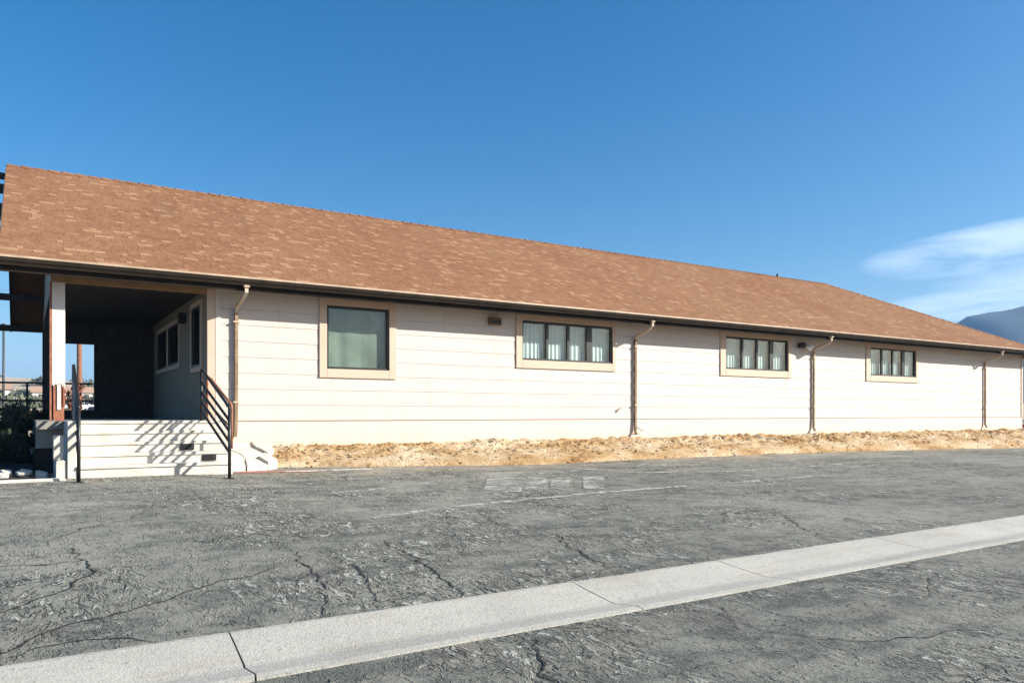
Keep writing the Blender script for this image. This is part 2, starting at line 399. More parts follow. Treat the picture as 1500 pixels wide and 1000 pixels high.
def fbm(x, y, z=0, o=5): return noise.fractal(Vector((x, y, z)), 1.0, 2.0, o)

# ---------------------------------------------------------------- ground heights
def interp(x, xs, ys):
    if x <= xs[0]: return ys[0]
    for a, b, c, d in zip(xs, xs[1:], ys, ys[1:]):
        if x <= b: return c+(d-c)*(x-a)/(b-a)
    return ys[-1]
def gz(x, y):
    e = interp(x, [2, 4, 9, 17, 30, 45], [-.98, -1.04, -1.1, -1.13, -1.24, -1.3])
    return -1.5+(e+1.5)*max(0, min(1.1, (y-5.4)/8.1))
EDGE_X = [-60, 0, 3.1, 3.9, 4.7, 5.6, 7, 9.4, 11.6, 13.8, 19.4, 24.7, 30.7, 36, 120]
EDGE_Y = [13.3, 13.3, 14.0, 14.2, 14.25, 14.0, 13.82, 13.55, 13.72, 13.76, 13.9, 13.8, 13.45, 13.3, 13.3]
def edge(x): return interp(x, EDGE_X, EDGE_Y) + .07*fbm(x*1.3, 3) * (1 if x > 3.5 else 0)
def terrain(x, y):
    r = math.hypot(x-15, y-15)
    z = gz(x, y) - .10
    t = max(0, (y-60)/440); t = min(t, 1.6)
    u = t*t*(3-2*t) if t < 1 else 1
    side = 1/(1+math.exp((x-260)/60))
    z += 17*u*side + (fbm(x*.01, y*.01)*6 + fbm(x*.045, y*.045)*1.2)*min(1, max(0, (r-60)/200))
    return z
# desert terrain: one sheet to beyond the horizon, finer near the building
def sheet(xs, ys, zf, name, m, **p):
    mb = MB(); nx = len(xs)
    vs = [(x, y, zf(x, y)) for y in ys for x in xs]
    fs = [(j*nx+i, j*nx+i+1, (j+1)*nx+i+1, (j+1)*nx+i) for j in range(len(ys)-1) for i in range(nx-1)]
    mb.add(vs, fs, 0, True); return mb.build(name, m, **p)
def spaced(lo, hi, c, n, k=2.6):
    out_ = []
    for i in range(n+1):
        t = -1+2*i/n; s_ = math.copysign(abs(t)**k, t)
        out_.append(c + (s_*(hi-c) if s_ > 0 else -s_*(lo-c)))
    return out_
sheet(spaced(-3500, 3500, 15, 110, 3), spaced(-3500, 3500, 20, 110, 3), terrain, 'ground', M['desert'], kind='structure', label='sandy desert ground with low scrub reaching to the horizon')
# asphalt lot, its far edge ragged where dirt runs onto it
def lot():
    xs = [-60+i*2 for i in range(26)] + [-8+i*.35 for i in range(135)] + [40+i*2 for i in range(41)]
    ysn = [-60, -40, -25, -15, -8, -4, -2] + [-1+i*.35 for i in range(16)]
    mb = MB(); 
    def zf(x, y): return gz(x, y) + .004*fbm(x*.9, y*.9)
    n1 = 26; vs = []; nx = len(xs)
    rows = []
    for y in ysn: rows.append([(x, min(y, 4.38), zf(x, min(y, 4.38))) for x in xs])
    rows.append([(x, 4.385, -1.5) for x in xs])
    for r_ in rows: vs += r_
    fs = [(j*nx+i, j*nx+i+1, (j+1)*nx+i+1, (j+1)*nx+i) for j in range(len(rows)-1) for i in range(nx-1)]
    mb.add(vs, fs, 0, True); vs = []
    for j in range(n1+1):
        t = j/n1
        for x in xs:
            y = 5.43 + (edge(x)-5.43)*t; vs.append((x, y, zf(x, y) if j else -1.497))
    fs = [(j*nx+i, j*nx+i+1, (j+1)*nx+i+1, (j+1)*nx+i) for j in range(n1) for i in range(nx-1)]
    mb.add(vs, fs, 0, True)
    mb.build('asphalt', M['asphalt'], kind='structure', label='grey weathered asphalt lot in front of the building')
lot()
# concrete swale: slabs between joints, a shallow V across
joints = [-30, -26.6, -23.2, -19.8, -16.4, -13, -9.6, -6.2, -2.8, 1.13, 4.02, 5.85, 8.55, 11.3, 14.1, 17, 20, 23, 26, 29, 32, 35, 38, 41, 44, 47, 50, 53, 56, 59]
sw = thing('concrete_swale', 'long pale concrete drainage strip running across the asphalt in the foreground', 'drain gutter', (15, 4.9, -1.5))
prof = [(4.39, -1.492), (4.47, -1.488), (4.74, -1.528), (4.80, -1.530), (5.2, -1.499), (5.37, -1.484), (5.43, -1.489)]
for a, b_ in zip(joints, joints[1:]):
    mb = MB(); nseg = 22; rg = []
    gap = .006
    skew = lambda y: (y-4.9)*.06
    for k in range(nseg+1):
        x = a+gap+(b_-a-2*gap)*k/nseg
        rg.append([(x+skew(y)+(.025*noise.noise(Vector((a if k == 0 else b_, y*6, 3))) if k in (0, nseg) else 0), y+(.016*fbm(x*3.1, y*3) if q in (0, len(prof)-1) else 0), z+.002*fbm(x, y*2)) for q, (y, z) in enumerate(prof)] + [(x+skew(5.43), 5.43, -1.62), (x+skew(4.39), 4.39, -1.62)])
    n_ = len(rg[0]); vs = [v for r_ in rg for v in r_]
    fs = [(k*n_+i, (k+1)*n_+i, (k+1)*n_+(i+1) % n_, k*n_+(i+1) % n_) for k in range(nseg) for i in range(n_)] + [list(range(n_)), [nseg*n_+i for i in range(n_)][::-1]]
    mb.add(vs, fs); mb.build('concrete_slab', M['concrete'], sw)

# cracks in the asphalt: ragged strips along their courses
CR = {'c1': [(5.06, 8.8), (4.92, 8.23), (4.85, 7.78)], 'c2': [(5.19, 7.2), (4.91, 6.63), (4.83, 6.15), (4.72, 5.68)],
'c3': [(2.54, 7.64), (2.54, 7.02), (2.5, 6.49), (2.41, 5.95), (2.34, 5.57)], 'c4': [(3.24, 7.71), (3.22, 6.97), (3.16, 6.25), (3.09, 5.78), (3.02, 5.45)],
'c5': [(0.35, 8.59), (0.46, 7.96), (0.44, 7.45), (0.26, 7.04), (0.05, 6.78), (-0.16, 6.52), (-1, 6.1)], 'c6': [(-1, 5.5), (-0.13, 5.64), (0.08, 5.93), (0.46, 6.14), (0.83, 6.3), (1.18, 6.6), (1.67, 6.83), (1.95, 7.0)],
'c7': [(4.52, 4.36), (4.58, 4.28), (4.5, 4.05), (4.28, 3.81)], 'c8': [(4.28, 3.81), (4.36, 3.45), (4.49, 3.12), (4.76, 2.95), (5.6, 2.7)],
'c9': [(9.22, 7.42), (8.54, 6.54), (8.06, 5.79), (7.9, 5.46)], 'c10': [(3.83, 5.46), (4.3, 5.55), (4.72, 5.68)],
'c11': [(-1, 8.1), (-0.19, 7.99), (0.21, 7.91), (0.46, 7.96)], 'c12': [(0.12, 8.69), (0.51, 9.39), (1.01, 9.79), (1.3, 10.4)],
'c13': [(0.75, 5.47), (0.46, 5.67), (0.15, 5.68), (-0.13, 5.57)], 'c14': [(2.23, 7.77), (2.17, 6.9), (2.07, 6.22), (1.9, 5.51)],
'c15': [(4.85, 7.78), (5.4, 7.5), (6.3, 7.3), (6.9, 6.9)], 'c16': [(12, 9.4), (13.5, 8.8), (16, 8.9), (19, 8.1)], 'c17': [(9, 3.9), (9.6, 3.3), (10.5, 3.0)], 'c18': [(2.9, 4.3), (2.5, 3.6), (2.6, 3.0)]}
mb = MB()
def resample(pts, step):
    o = []
    for a, b_ in zip(pts, pts[1:]):
        a = Vector(a); b_ = Vector(b_); n_ = max(1, int((b_-a).length/step))
        o += [a.lerp(b_, k/n_) for k in range(n_)]
    return o + [Vector(pts[-1])]
for q, (k, pts) in enumerate(CR.items()):
    w0 = .030 if k in ('c5', 'c6', 'c2', 'c4') else .020
    P = resample(pts, .04); L = []
    for i, p in enumerate(P):
        j = Vector((noise.noise(Vector((p.x*5, p.y*5, q*3.1)))*.09 + noise.noise(Vector((p.x*17, p.y*17, q)))*.035, noise.noise(Vector((p.x*5, p.y*5, q*3.1+9)))*.09))
        c_ = p + j; d = (P[min(i+1, len(P)-1)]-P[max(i-1, 0)]).normalized(); nrm = Vector((-d.y, d.x))
        t = i/(len(P)-1); w = w0*(.30+.70*math.sin(math.pi*min(1, max(0, .06+t*.88))))*(.35+1.1*abs(noise.noise(Vector((p.x*9, p.y*9, 5+q)))))
        L.append((c_+nrm*w*.6, c_-nrm*w*.6))
    vs = [(v.x, v.y, gz(v.x, v.y)+.0065) for pr_ in L for v in pr_]
    mb.add(vs, [(2*i, 2*i+1, 2*i+3, 2*i+2) for i in range(len(L)-1)])
mb.build('asphalt_cracks', M['crack'], kind='structure', label='dark ragged cracks across the asphalt')

# painted markings (thin sheets a few millimetres above the asphalt)
def strip(name, pts, w, m, lift=.007, label=None):
    P = resample(pts, .25); mb = MB(); L = []
    for i, p in enumerate(P):
        d = (P[min(i+1, len(P)-1)]-P[max(i-1, 0)]).normalized(); nn_ = Vector((-d.y, d.x))*w/2
        L.append((p+nn_, p-nn_))
    vs = [(v.x, v.y, gz(v.x, v.y)+lift) for pr_ in L for v in pr_]
    mb.add(vs, [(2*i, 2*i+1, 2*i+3, 2*i+2) for i in range(len(L)-1)])
    return mb.build(name, m, kind='structure', label=label)
strip('painted_line', [(3.85, 11.0), (4.7, 11.15), (5.9, 11.6), (6.95, 11.85), (9.5, 12.3)], .12, M['line'], label='faded white parking line nearer the dirt strip')
strip('painted_line', [(3.55, 8.9), (4.67, 9.2), (6.1, 9.43), (7.8, 9.66), (9.1, 9.73), (10.5, 9.72), (14, 9.9)], .14, M['line'], label='faded white parking line below the worn letters')
strip('painted_line', [(9.6, 12.6), (10.4, 11.6), (12.5, 11.1), (18, 11.4)], .14, M['line'], label='faded white line right of the worn letters')
strip('red_line', [(3.0, 13.50), (4.0, 13.50), (4.6, 13.52)], .20, M['red'], .007, label='faded red painted line beside the steps')
strip('red_line', [(4.6, 13.52), (5.6, 13.55), (7.6, 13.45), (9.4, 13.25)], .10, M['red2'], .007, label='faint pink continuation of the red line')
strip('white_dash', [(3.86, 13.50), (4.58, 13.52)], .075, M['dash'], .011, label='white dash painted on the red line, nearer the steps')
strip('white_dash', [(4.72, 13.53), (5.48, 13.56)], .075, M['dash'], .011, label='white dash painted on the red line, farther from the steps')
# four worn painted characters, no longer legible: pale blocks with worn counters
cell = [((5.98, 10.28), (6.62, 10.14), (7.72, 11.75), (7.10, 11.98)), ((6.78, 10.30), (7.18, 10.20), (8.02, 11.45), (7.82, 11.75)),
        ((7.22, 10.22), (7.62, 10.25), (8.55, 11.42), (8.16, 11.48)), ((7.80, 10.06), (8.16, 9.98), (9.30, 11.36), (8.86, 11.46))]
shapes = [[(0,0,1,.16),(0,.84,1,1),(0,.16,.24,.84),(.76,.16,1,.84),(.36,.40,.62,.62)], [(0,0,1,.18),(0,.4,1,.58),(0,.82,1,1),(0,.18,.3,.4),(.7,.58,1,.82)],
          [(0,0,.36,1),(.36,.38,.7,.58),(.7,0,1,1)], [(0,.45,1,1),(0,0,.36,.45),(.62,0,1,.45)]]
mb = MB()
for q, sh in zip(cell, shapes):
    q = [Vector(p) for p in q]
    for (u0, v0, u1, v1) in sh:
        pts = []
        for u, v in ((u0, v0), (u1, v0), (u1, v1), (u0, v1)):
            p = q[0].lerp(q[1], u).lerp(q[3].lerp(q[2], u), v); pts.append((p.x, p.y, gz(p.x, p.y)+.009))
        mb.add(pts, [(0, 1, 2, 3)])
lt = mb.build('painted_letters', M['glyph'], kind='structure', label='four worn pale painted characters on the asphalt')
mb = MB()
for q in cell: mb.add([(p[0], p[1], gz(p[0], p[1])+.006) for p in q], [(0, 1, 2, 3)])
mb.build('letter_ghost', M['glyphbase'], kind='structure')

# dirt strip along the wall
def CL(x, y): return .25+1.5*max(0, noise.noise(Vector((x*.7, y*1.2, 31)))+.2)
def dirt_z(x, y):
    e = edge(x)
    t = max(0, min(1, (y-e)/(15.38-e)))
    base = (gz(x, e)+.004) + (-.60-gz(x, e))*(t**.62)
    edgef = min(1, t*5)
    cl_ = abs(noise.noise(Vector((x*3.2, y*4.0, 1))))*.11 + abs(noise.noise(Vector((x*8, y*9, 2))))*.06*CL(x, y) + abs(noise.noise(Vector((x*19, y*21, 7))))*.03*CL(x, y)
    mound = .10*max(0, noise.noise(Vector((x*.55, y*.9, 11))))*math.sin(math.pi*t)
    return base + (cl_ - .075)*edgef*(.18+.82*min(1, max(0, t-.12)*1.9)) + mound
def dirt():
    mb = MB(); xs = [3.35+i*.05 for i in range(420)] + [24.35+i*.10 for i in range(118)] + [36.15+i*1.5 for i in range(40)]
    ny = 34; vs = []
    for j in range(ny+1):
        t = (j/ny)**1.1
        for x in xs:
            e = edge(x) - .05 + .06*fbm(x*4, 8); y = e + (15.42-e)*t
            z = dirt_z(x, y)
            if j == 0: z = gz(x, y) - .02
            vs.append((x, y, z))
    nx = len(xs); mb.add(vs, [(j*nx+i, j*nx+i+1, (j+1)*nx+i+1, (j+1)*nx+i) for j in range(ny) for i in range(nx-1)], 0, False)
    mb.build('dirt_strip', M['dirt'], kind='structure', label='tan sandy dirt strip heaped against the foot of the wall')
    # clods and stones, nobody could count them
    mb = MB(); random.seed(3)
    for _ in range(2600):
        x = 3.7 + 31*random.random()**1.5; e = edge(x); y = e-.12 + (15.3-e+.12)*random.random()**.9
        s_ = .012+.045*random.random()**3.2 + (.03 if random.random() < .02 else 0)
        z = dirt_z(x, y) if y > e else gz(x, y)
        vs = []; 
        for (a, b2, c_) in ((1,0,0),(-1,0,0),(0,1,0),(0,-1,0),(0,0,1),(0,0,-1)):
            k = s_*(.5+.6*random.random()); vs.append((x+a*k*1.3+random.uniform(-.2,.2)*s_, y+b2*k+random.uniform(-.2,.2)*s_, z+c_*k*.75+s_*.25))
        mb.add(vs, [(0,2,4),(2,1,4),(1,3,4),(3,0,4),(2,0,5),(1,2,5),(3,1,5),(0,3,5)])
    mb.build('dirt_clods', M['dirt'], kind='stuff', label='dirt clods and pebbles scattered over the dirt strip')
dirt()

# white broken concrete apron right of the steps
ap = thing('concrete_apron', 'broken white concrete apron between the steps and the dirt strip', 'concrete apron', (3.3, 14.3, -.95))
random.seed(21)
pl_y = lambda y: 13.66+(y-13.42)*(15.34-13.66)/(15.34-13.42)
pl = [[(2.96,13.42),(3.22,13.45),(3.30,14.1),(3.12,14.75),(2.96,14.8)], [(3.25,13.46),(3.62,13.60),(3.52,14.0),(3.33,14.06)], [(3.65,13.62),(3.86,13.86),(3.74,14.3),(3.56,14.02)],
      [(3.33,14.12),(3.53,14.06),(3.74,14.36),(3.62,14.9),(3.2,14.85),(3.16,14.75)], [(2.98,14.86),(3.62,14.95),(3.60,15.34),(2.98,15.34)], [(3.68,14.8),(3.80,14.3),(4.0,14.7),(4.02,15.2),(3.68,15.3)]]
for k, poly in enumerate(pl):
    poly = [(px_, pl_y(py_)) for px_, py_ in poly]
    mb = MB(); cx_ = sum(p[0] for p in poly)/len(poly); cy_ = sum(p[1] for p in poly)/len(poly)
    top = []; bot = []; inner = []
    P = resample(poly+[poly[0]], .09)[:-1]
    for p in P:
        jx = .018*noise.noise(Vector((p.x*9, p.y*9, k))); jy = .018*noise.noise(Vector((p.x*9, p.y*9, k+5)))
        x, y = p.x+jx, p.y+jy
        zt = gz(x, y) + .05 + max(0, (y-13.45))*.19 + (.01, -.015, .02, 0, .015, .03)[k]
        bot.append((x, y, gz(x, y)-.15)); top.append((x, y, zt-.02)); inner.append((x+(cx_-x)*.08, y+(cy_-y)*.08, zt))
    n_ = len(P); cz = sum(v[2] for v in inner)/n_
    mb.add(bot+top+inner+[(cx_, cy_, cz+.008)], [(i, (i+1) % n_, n_+(i+1) % n_, n_+i) for i in range(n_)] + [(n_+i, n_+(i+1) % n_, 2*n_+(i+1) % n_, 2*n_+i) for i in range(n_)] + [(2*n_+i, 2*n_+(i+1) % n_, 3*n_) for i in range(n_)])
    mb.build('concrete_slab', M['rubble_concrete'], ap)

# ---------------------------------------------------------------- the building
W = 15.4; EY = 14.8; EZ = 2.52; RY = 20.8; RZ = EZ+6*.513; LX = -.36; RX = 35.4; SL = .513; YB = 26.2
B = thing('long_building', 'long single-storey cream building with brown shingle roof and lap siding', 'building', (18, 20, -1.1))
# openings: (x0,x1,z0,z1)
WIN = [(5.24, 6.62, .92, 2.235), (10.06, 12.86, 1.285, 2.235), (17.10, 19.88, 1.285, 2.235), (24.15, 26.92, 1.285, 2.235)]
CAS = [(5.08, 6.78, .735, 2.395), (9.88, 12.96, 1.085, 2.395), (16.87, 20.02, 1.085, 2.395), (23.92, 27.06, 1.085, 2.395)]
def wall_with_holes(mb, a0, a1, z0, z1, holes, put_):
    """boxes round the holes; put_(a0,a1,z0,z1) adds one"""
    xs = a0
    for (h0, h1, q0, q1) in sorted(holes):
        put_(xs, h0, z0, z1); put_(h0, h1, z0, q0); put_(h0, h1, q1, z1); xs = h1
    put_(xs, a1, z0, z1)
mb = MB()
wall_with_holes(mb, 2.93, 34.8, -.7, 2.40, WIN, lambda a, b_, c, d: mb.box(a, b_, W, W+.14, c, d))
mb.box(34.66, 34.8, W+.14, YB-.14, -.8, 2.40); mb.box(2.93, 34.8, YB-.14, YB, -.8, 2.40)
front = mb.build('wall', M['skirt'], B)
front['label'] = 'cream front wall clad in wide lap siding boards'
# inner floor so the rooms are closed
MB().box(3.08, 34.64, W+.15, YB-.15, -.30, -.16).build('floor', M['floor'], B)
# skirt panel and the ledge over it
wall_skirt = MB(); wall_skirt.box(3.06, 34.80, W-.022, W-.002, -.85, -.163, b=.003)
wall_skirt.build('skirt_panel', M['skirt'], front)
MB().box(3.06, 34.80, W-.026, W-.003, -.161, -.152).build('ledge_strip', M['soffit'], front)
# lap siding boards, one object each
rows = [(-.15+.31*k, -.15+.31*(k+1)) for k in range(8)] + [(2.33, 2.40)]
rows = rows[:8] + [(2.33, 2.395)]
random.seed(11)
def lap_board(x0, x1, z0, z1):
    g = .0025
    if z1-z0 > .2: pf = [(W-.002, z0+g), (W-.021, z0+g), (W-.023, z0+g+.004), (W-.016, z1-g), (W-.002, z1-g)]
    else: pf = [(W-.002, z0+g), (W-.02, z0+g), (W-.02, z1-.002), (W-.002, z1-.002)]
    return MB().prism_x(pf, x0+.0006, x1-.0006).build('siding_board', M['siding'], front)
for ri, (z0, z1) in enumerate(rows):
    cuts = []
    for (x0, x1, a, b_) in CAS:
        if z1 > a+.06 and z0 < b_-.02: cuts.append((x0, x1))
    segs = []; x = 3.16
    for (a, b_) in sorted(cuts): segs.append((x, a)); x = b_
    segs.append((x, 34.68))
    for (a, b_) in segs:
        first = a + (ri*1.93 % 4.88) + .9; c_ = a; j = first
        while j < b_-.5: lap_board(c_, j, z0, z1); c_ = j; j += 7.32
        lap_board(c_, b_, z0, z1)
# corner boards
MB().box(3.05, 3.155, W-.045, W, -.15, 2.395, b=.004).build('corner_board', M['siding'], B)
MB().box(2.905, 3.047, W-.040, W+.02, -.15, 2.395, b=.004).build('corner_board', M['trim'], B)
MB().box(34.685, 34.82, W-.045, W+.02, -.15, 2.395, b=.004).build('corner_board', M['trim'], B)
# windows
def curtain_mesh(x0, x1, z0, z1, y, seed, folds, amp):
    mb = MB(); random.seed(seed); n_ = int((x1-x0)/.012); ph = random.random()*6
    vs = []
    for (z, k) in ((z0, 1.0), ((z0+z1)/2, .85), (z1, .6)):
        for i in range(n_+1):
            x = x0+(x1-x0)*i/n_
            vs.append((x, y+amp*k*(math.sin(folds*(x-x0)*6.283+ph+.8*math.sin(x*7+seed))+.4*noise.noise(Vector((x*9, z, seed)))), z))
    n2 = n_+1
    mb.add(vs, [(r*n2+i, r*n2+i+1, (r+1)*n2+i+1, (r+1)*n2+i) for r in range(2) for i in range(n_)], 0, True)
    return mb
def window(k, w, cas):
    x0, x1, z0, z1 = w; cx0, cx1, cz0, cz1 = cas
    fy = W-.012
    f = MB(); t = .045
    f.box(x0, x1, fy, fy+.07, z0, z0+t); f.box(x0, x1, fy, fy+.07, z1-t-.01, z1); f.box(x0, x0+t, fy, fy+.07, z0+t, z1-t-.01); f.box(x1-t, x1, fy, fy+.07, z0+t, z1-t-.01)
    if k == 0: lights = [(x0+t, x1-t)]
    else:
        wd = x1-x0; us = [(0.055, .245), (.275, .475), (.515, .705), (.765, .965)] 
        lights = [(x0+t, x0+wd*.255), (x0+wd*.283, x0+wd*.487), (x0+wd*.513, x0+wd*.705), (x0+wd*.765, x1-t)]
        for (a, b_), (c_, d) in zip(lights, lights[1:]): f.box(b_, c_, fy+.004, fy+.066, z0+t, z1-t-.01)
    fo = f.build('window', M['bronze'], B)
    fo['label'] = ['square single-pane window with a drawn grey-green blind, nearest the steps', 'four-light window with pale curtains, left of the three', 'four-light window with pale curtains, middle of the three', 'four-light window with pale curtains, farthest right'][k]
    for q, (a, b_) in enumerate(lights):
        MB().box(a, b_, fy+.030, fy+.035, z0+t, z1-t-.01).build('pane', M['glass'], fo)
        if k == 0: 
            curtain_mesh(a+.01, b_-.01, z0+.03, z1-.02, fy+.14, 5, 2.2, .010).build('blind', M['blind'], fo)
        else: curtain_mesh(a+.005, b_-.005, z0+.03, z1-.02, fy+.13, k*7+q, 8.5, .016).build('curtain', M['curtain'], fo)
    # casing boards, proud of the siding
    y0 = W-.052
    def cb(a, b_, c_, d): MB().box(a, b_, y0, W, c_, d, b=.004).build('casing_board', M['trim'], fo)
    cb(cx0, x0-.002, cz0, cz1); cb(x1+.002, cx1, cz0, cz1); cb(x0-.0005, x1+.0005, cz0, z0-.002); cb(x0-.0005, x1+.0005, z1+.002, cz1)
for k in range(4): window(k, WIN[k], CAS[k])

# soffit, fascia, gutter
MB().box(LX+.03, RX-.03, EY+.03, W, 2.401, 2.425).build('soffit', M['soffit'], B)
MB().box(LX, RX, EY, EY+.028, 2.29, 2.50, b=.004).build('fascia', M['gutter'], B)
MB().box(RX-.028, RX, EY+.03, YB+.6, 2.29, 2.50).build('fascia', M['gutter'], B)
gp = [(EY-.002, 2.505), (EY-.002, 2.385), (EY-.085, 2.382), (EY-.098, 2.42), (EY-.122, 2.45), (EY-.125, 2.502), (EY-.118, 2.502), (EY-.115, 2.455), (EY-.092, 2.425), (EY-.08, 2.392), (EY-.01, 2.394), (EY-.01, 2.505)]
x = LX; k = 0
for x1_ in (4.4, 9.2, 14.0, 18.8, 23.6, 28.4, RX+.1):
    MB().prism_x(gp, x+.002, x1_-.002).build('gutter', M['gutter'], B); x = x1_
for xj in (4.4, 9.2, 14.0, 18.8, 23.6, 28.4):
    MB().prism_x([(EY-.001, 2.380), (EY-.087, 2.378), (EY-.101, 2.418), (EY-.126, 2.449), (EY-.129, 2.497), (EY-.001, 2.499)], xj-.012, xj+.012).build('gutter_seam', M['gutter'], B)
MB().prism_x([(EY-.135, 2.506), (EY+.05, 2.525), (EY+.05, 2.545), (EY-.135, 2.541)], LX-.01, RX+.02).build('drip_edge', M['drip'], B)
# downspouts
def downspout(i, xw, foot):
    pts = [(xw+.05, EY-.06, 2.39), (xw+.05, EY-.06, 2.26), (xw+.03, EY+.0, 2.20), (xw, W-.11, 2.03), (xw, W-.075, 1.95), (xw, W-.075, 1.0), (xw-.005, W-.075, -.1), (xw-.02, W-.085, foot+.10)]
    if i != 0: pts += [(xw-.05, W-.16, foot)]
    o = MB().tube(pts[4:], .040, 4, square=True).build('downspout', M['spout2'], B)
    MB().tube(pts[:5], .043, 4, square=True).build('elbow', M['spout'], o)
    for z in (1.75, .2): MB().box(xw-.06, xw+.06, W-.115, W-.02, z, z+.03).build('strap', M['spout'], o)
    MB().box(xw+.0, xw+.10, EY-.115, EY-.005, 2.35, 2.383).build('outlet', M['drip'], o)
for i, (xw, ft) in enumerate([(3.43, -.56), (13.62, -.55), (21.08, -.55), (31.70, -.55)]): downspout(i, xw, ft)

# wall lamps
def lamp_box(x0, x1, z0, z1, lab):
    o = MB().box(x0, x1, W-.14, W-.033, z0, z1, b=.012).build('wall_lamp', M['brown_metal'], B); o['label'] = lab
    MB().box(x0+.03, x1-.03, W-.152, W-.141, z0+.03, z1-.04).build('lamp_glass', M['lampglass'] if 0 else M['vent'], o)
    MB().box(x0-.01, x1+.01, W-.165, W-.032, z1+.001, z1+.018).build('lamp_hood', M['brown_metal'], o)
lamp_box(9.11, 9.42, 2.06, 2.21, 'small brown box lamp under the eave between the first two windows')
o = MB().box(20.35, 20.58, W-.09, W-.033, 2.04, 2.19, b=.01).build('wall_lamp', M['bronze'], B); o['label'] = 'dark floodlight with white bulb under the eave right of the third window'
MB().tube([(20.44, W-.09, 2.12), (20.40, W-.16, 2.14), (20.34, W-.24, 2.10)], .05, 10, rs=[.03, .075, .10]).build('lamp_head', M['bronze'], o)
MB().tube([(20.66, W-.04, 2.10), (20.72, W-.13, 2.08), (20.76, W-.24, 2.03)], .05, 10, rs=[.03, .07, .10]).build('lamp_head', M['lampglass'], o)
# hose bib and loose cable
MB().tube([(13.00, W-.03, .02), (13.01, W-.06, .08), (13.07, W-.08, .13), (13.13, W-.07, .12)], .012, 6).build('hose_bib', M['rust'], B)
MB().tube([(13.60, W-.14, -.36), (13.72, W-.16, -.44), (13.86, W-.13, -.46)], .012, 6).build('drain_cable', M['brown_metal'], B)

# ---- porch end
# inner porch wall (faces left), two windows and the door-height pane
HP = [(16.05, 17.0, .93, 2.15), (18.6, 20.1, 1.12, 2.05), (20.3, 21.9, 1.12, 2.05)]
mb = MB()
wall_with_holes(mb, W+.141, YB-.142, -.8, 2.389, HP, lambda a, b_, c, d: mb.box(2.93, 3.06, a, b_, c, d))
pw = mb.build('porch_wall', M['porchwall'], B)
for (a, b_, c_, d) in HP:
    f = MB(); t = .05
    f.box(2.90, 2.98, a, b_, c_, c_+t); f.box(2.90, 2.98, a, b_, d-t, d); f.box(2.90, 2.98, a, a+t, c_+t, d-t); f.box(2.90, 2.98, b_-t, b_, c_+t, d-t)
    fo = f.build('window', M['bronze'], B); fo['label'] = 'narrow dark window in the shaded porch wall'
    MB().box(2.935, 2.940, a+t, b_-t, c_+t, d-t).build('pane', M['glass'], fo)
    for (p0, p1, q0, q1) in ((a-.1, a-.002, c_-.1, d+.1), (b_+.002, b_+.1, c_-.1, d+.1), (a, b_, c_-.1, c_-.002), (a, b_, d+.002, d+.1)):
        MB().box(2.895, 2.93, p0, p1, q0, q1).build('casing_board', M['trim'], fo)
o = MB().box(2.78, 2.93, 17.75, 17.95, 1.95, 2.17, b=.01).build('wall_lamp', M['vent'], B); o['label'] = 'dark box lamp on the shaded porch wall'
# floor slab and its white front face
MB().box(.14, 2.93, 14.60, YB-.15, -.26, -.13).build('porch_floor', M['floor'], B)
MB().box(.14, 2.93, W-.02, W+.15, -.60, -.262).build('foundation_face', M['steps'], B)
MB().box(.16, 2.93, W+.05, W+.14, -1.3, -.602).build('crawl_shade_panel', M['beam'], B)  # dark panel stands in for the shade of the open crawl space
MB().box(.14, .29, W+.151, YB-.15, -1.3, -.262).build('foundation_face', M['beam'], B)
# ceiling
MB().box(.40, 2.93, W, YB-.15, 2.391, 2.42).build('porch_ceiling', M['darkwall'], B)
MB().box(.36, 2.92, W-.01, W+.10, 2.27, 2.389).build('porch_beam', M['soffit'], B)
# cross wall with an opening at the back
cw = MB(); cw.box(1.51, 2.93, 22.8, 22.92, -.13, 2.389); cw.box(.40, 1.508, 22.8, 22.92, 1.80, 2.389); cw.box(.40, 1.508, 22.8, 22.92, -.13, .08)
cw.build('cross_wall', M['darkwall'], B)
for (a, b_, c_, d) in ((.62, 1.40, 1.98, 2.30),): MB().box(a, b_, 22.775, 22.798, c_, d, b=.01).build('panel', M['beam'], B)
# columns: front one cased in white, its foot bare; others along the open side
col = MB().box(.375, .575, W+.01, W+.20, .50, 2.27, b=.006).build('column', M['white_wood'], B); col['label'] = 'white cased porch column with its lower casing torn away'
MB().box(.345, .373, W+.0, W+.21, -.13, 2.27).build('side_board', M['rust'], col)
MB().box(.40, .56, W+.03, W+.18, -.13, .498).build('post_core', M['rust'], col)
MB().box(.455, .51, W+.012, W+.028, .06, .495).build('casing_strip', M['white_wood'], col)
mb = MB(); random.seed(5)
for (x0, x1, h) in ((.375, .43, .03), (.43, .47, .01), (.52, .55, .05), (.55, .575, .09)): mb.prism([(x0, W+.009, .50), (x1, W+.009, .50), ((x0+x1)/2, W+.009, .50-h)], (0, .02, 0))
mb.build('torn_edge', M['white_wood'], col)
MB().box(.545, .575, W+.012, W+.026, .12, .50).build('split_board', M['rust'], col)
for y in (18.2, 20.8, 23.4, 25.9): MB().box(.40, .56, y, y+.16, -.13, 2.389).build('column', M['beam'], B)
# rear porch rail
rr = MB()
for z in (.76, .30): rr.box(-2.6, 1.5, 23.4, 23.44, z, z+.05)
for x in (-2.6, -1.3, 0, 1.2): rr.box(x, x+.05, 23.4, 23.44, -1.15, .76)
rr.build('rear_rail', M['blackpaint'], B)
# gable wall above the porch
MB().prism([(.42, W-.0, 2.43), (.42, YB, 2.43), (.42, RY, 2.43+(RY-W)*SL)], (.08, 0, 0)).build('gable_wall', M['porchwall'], B)

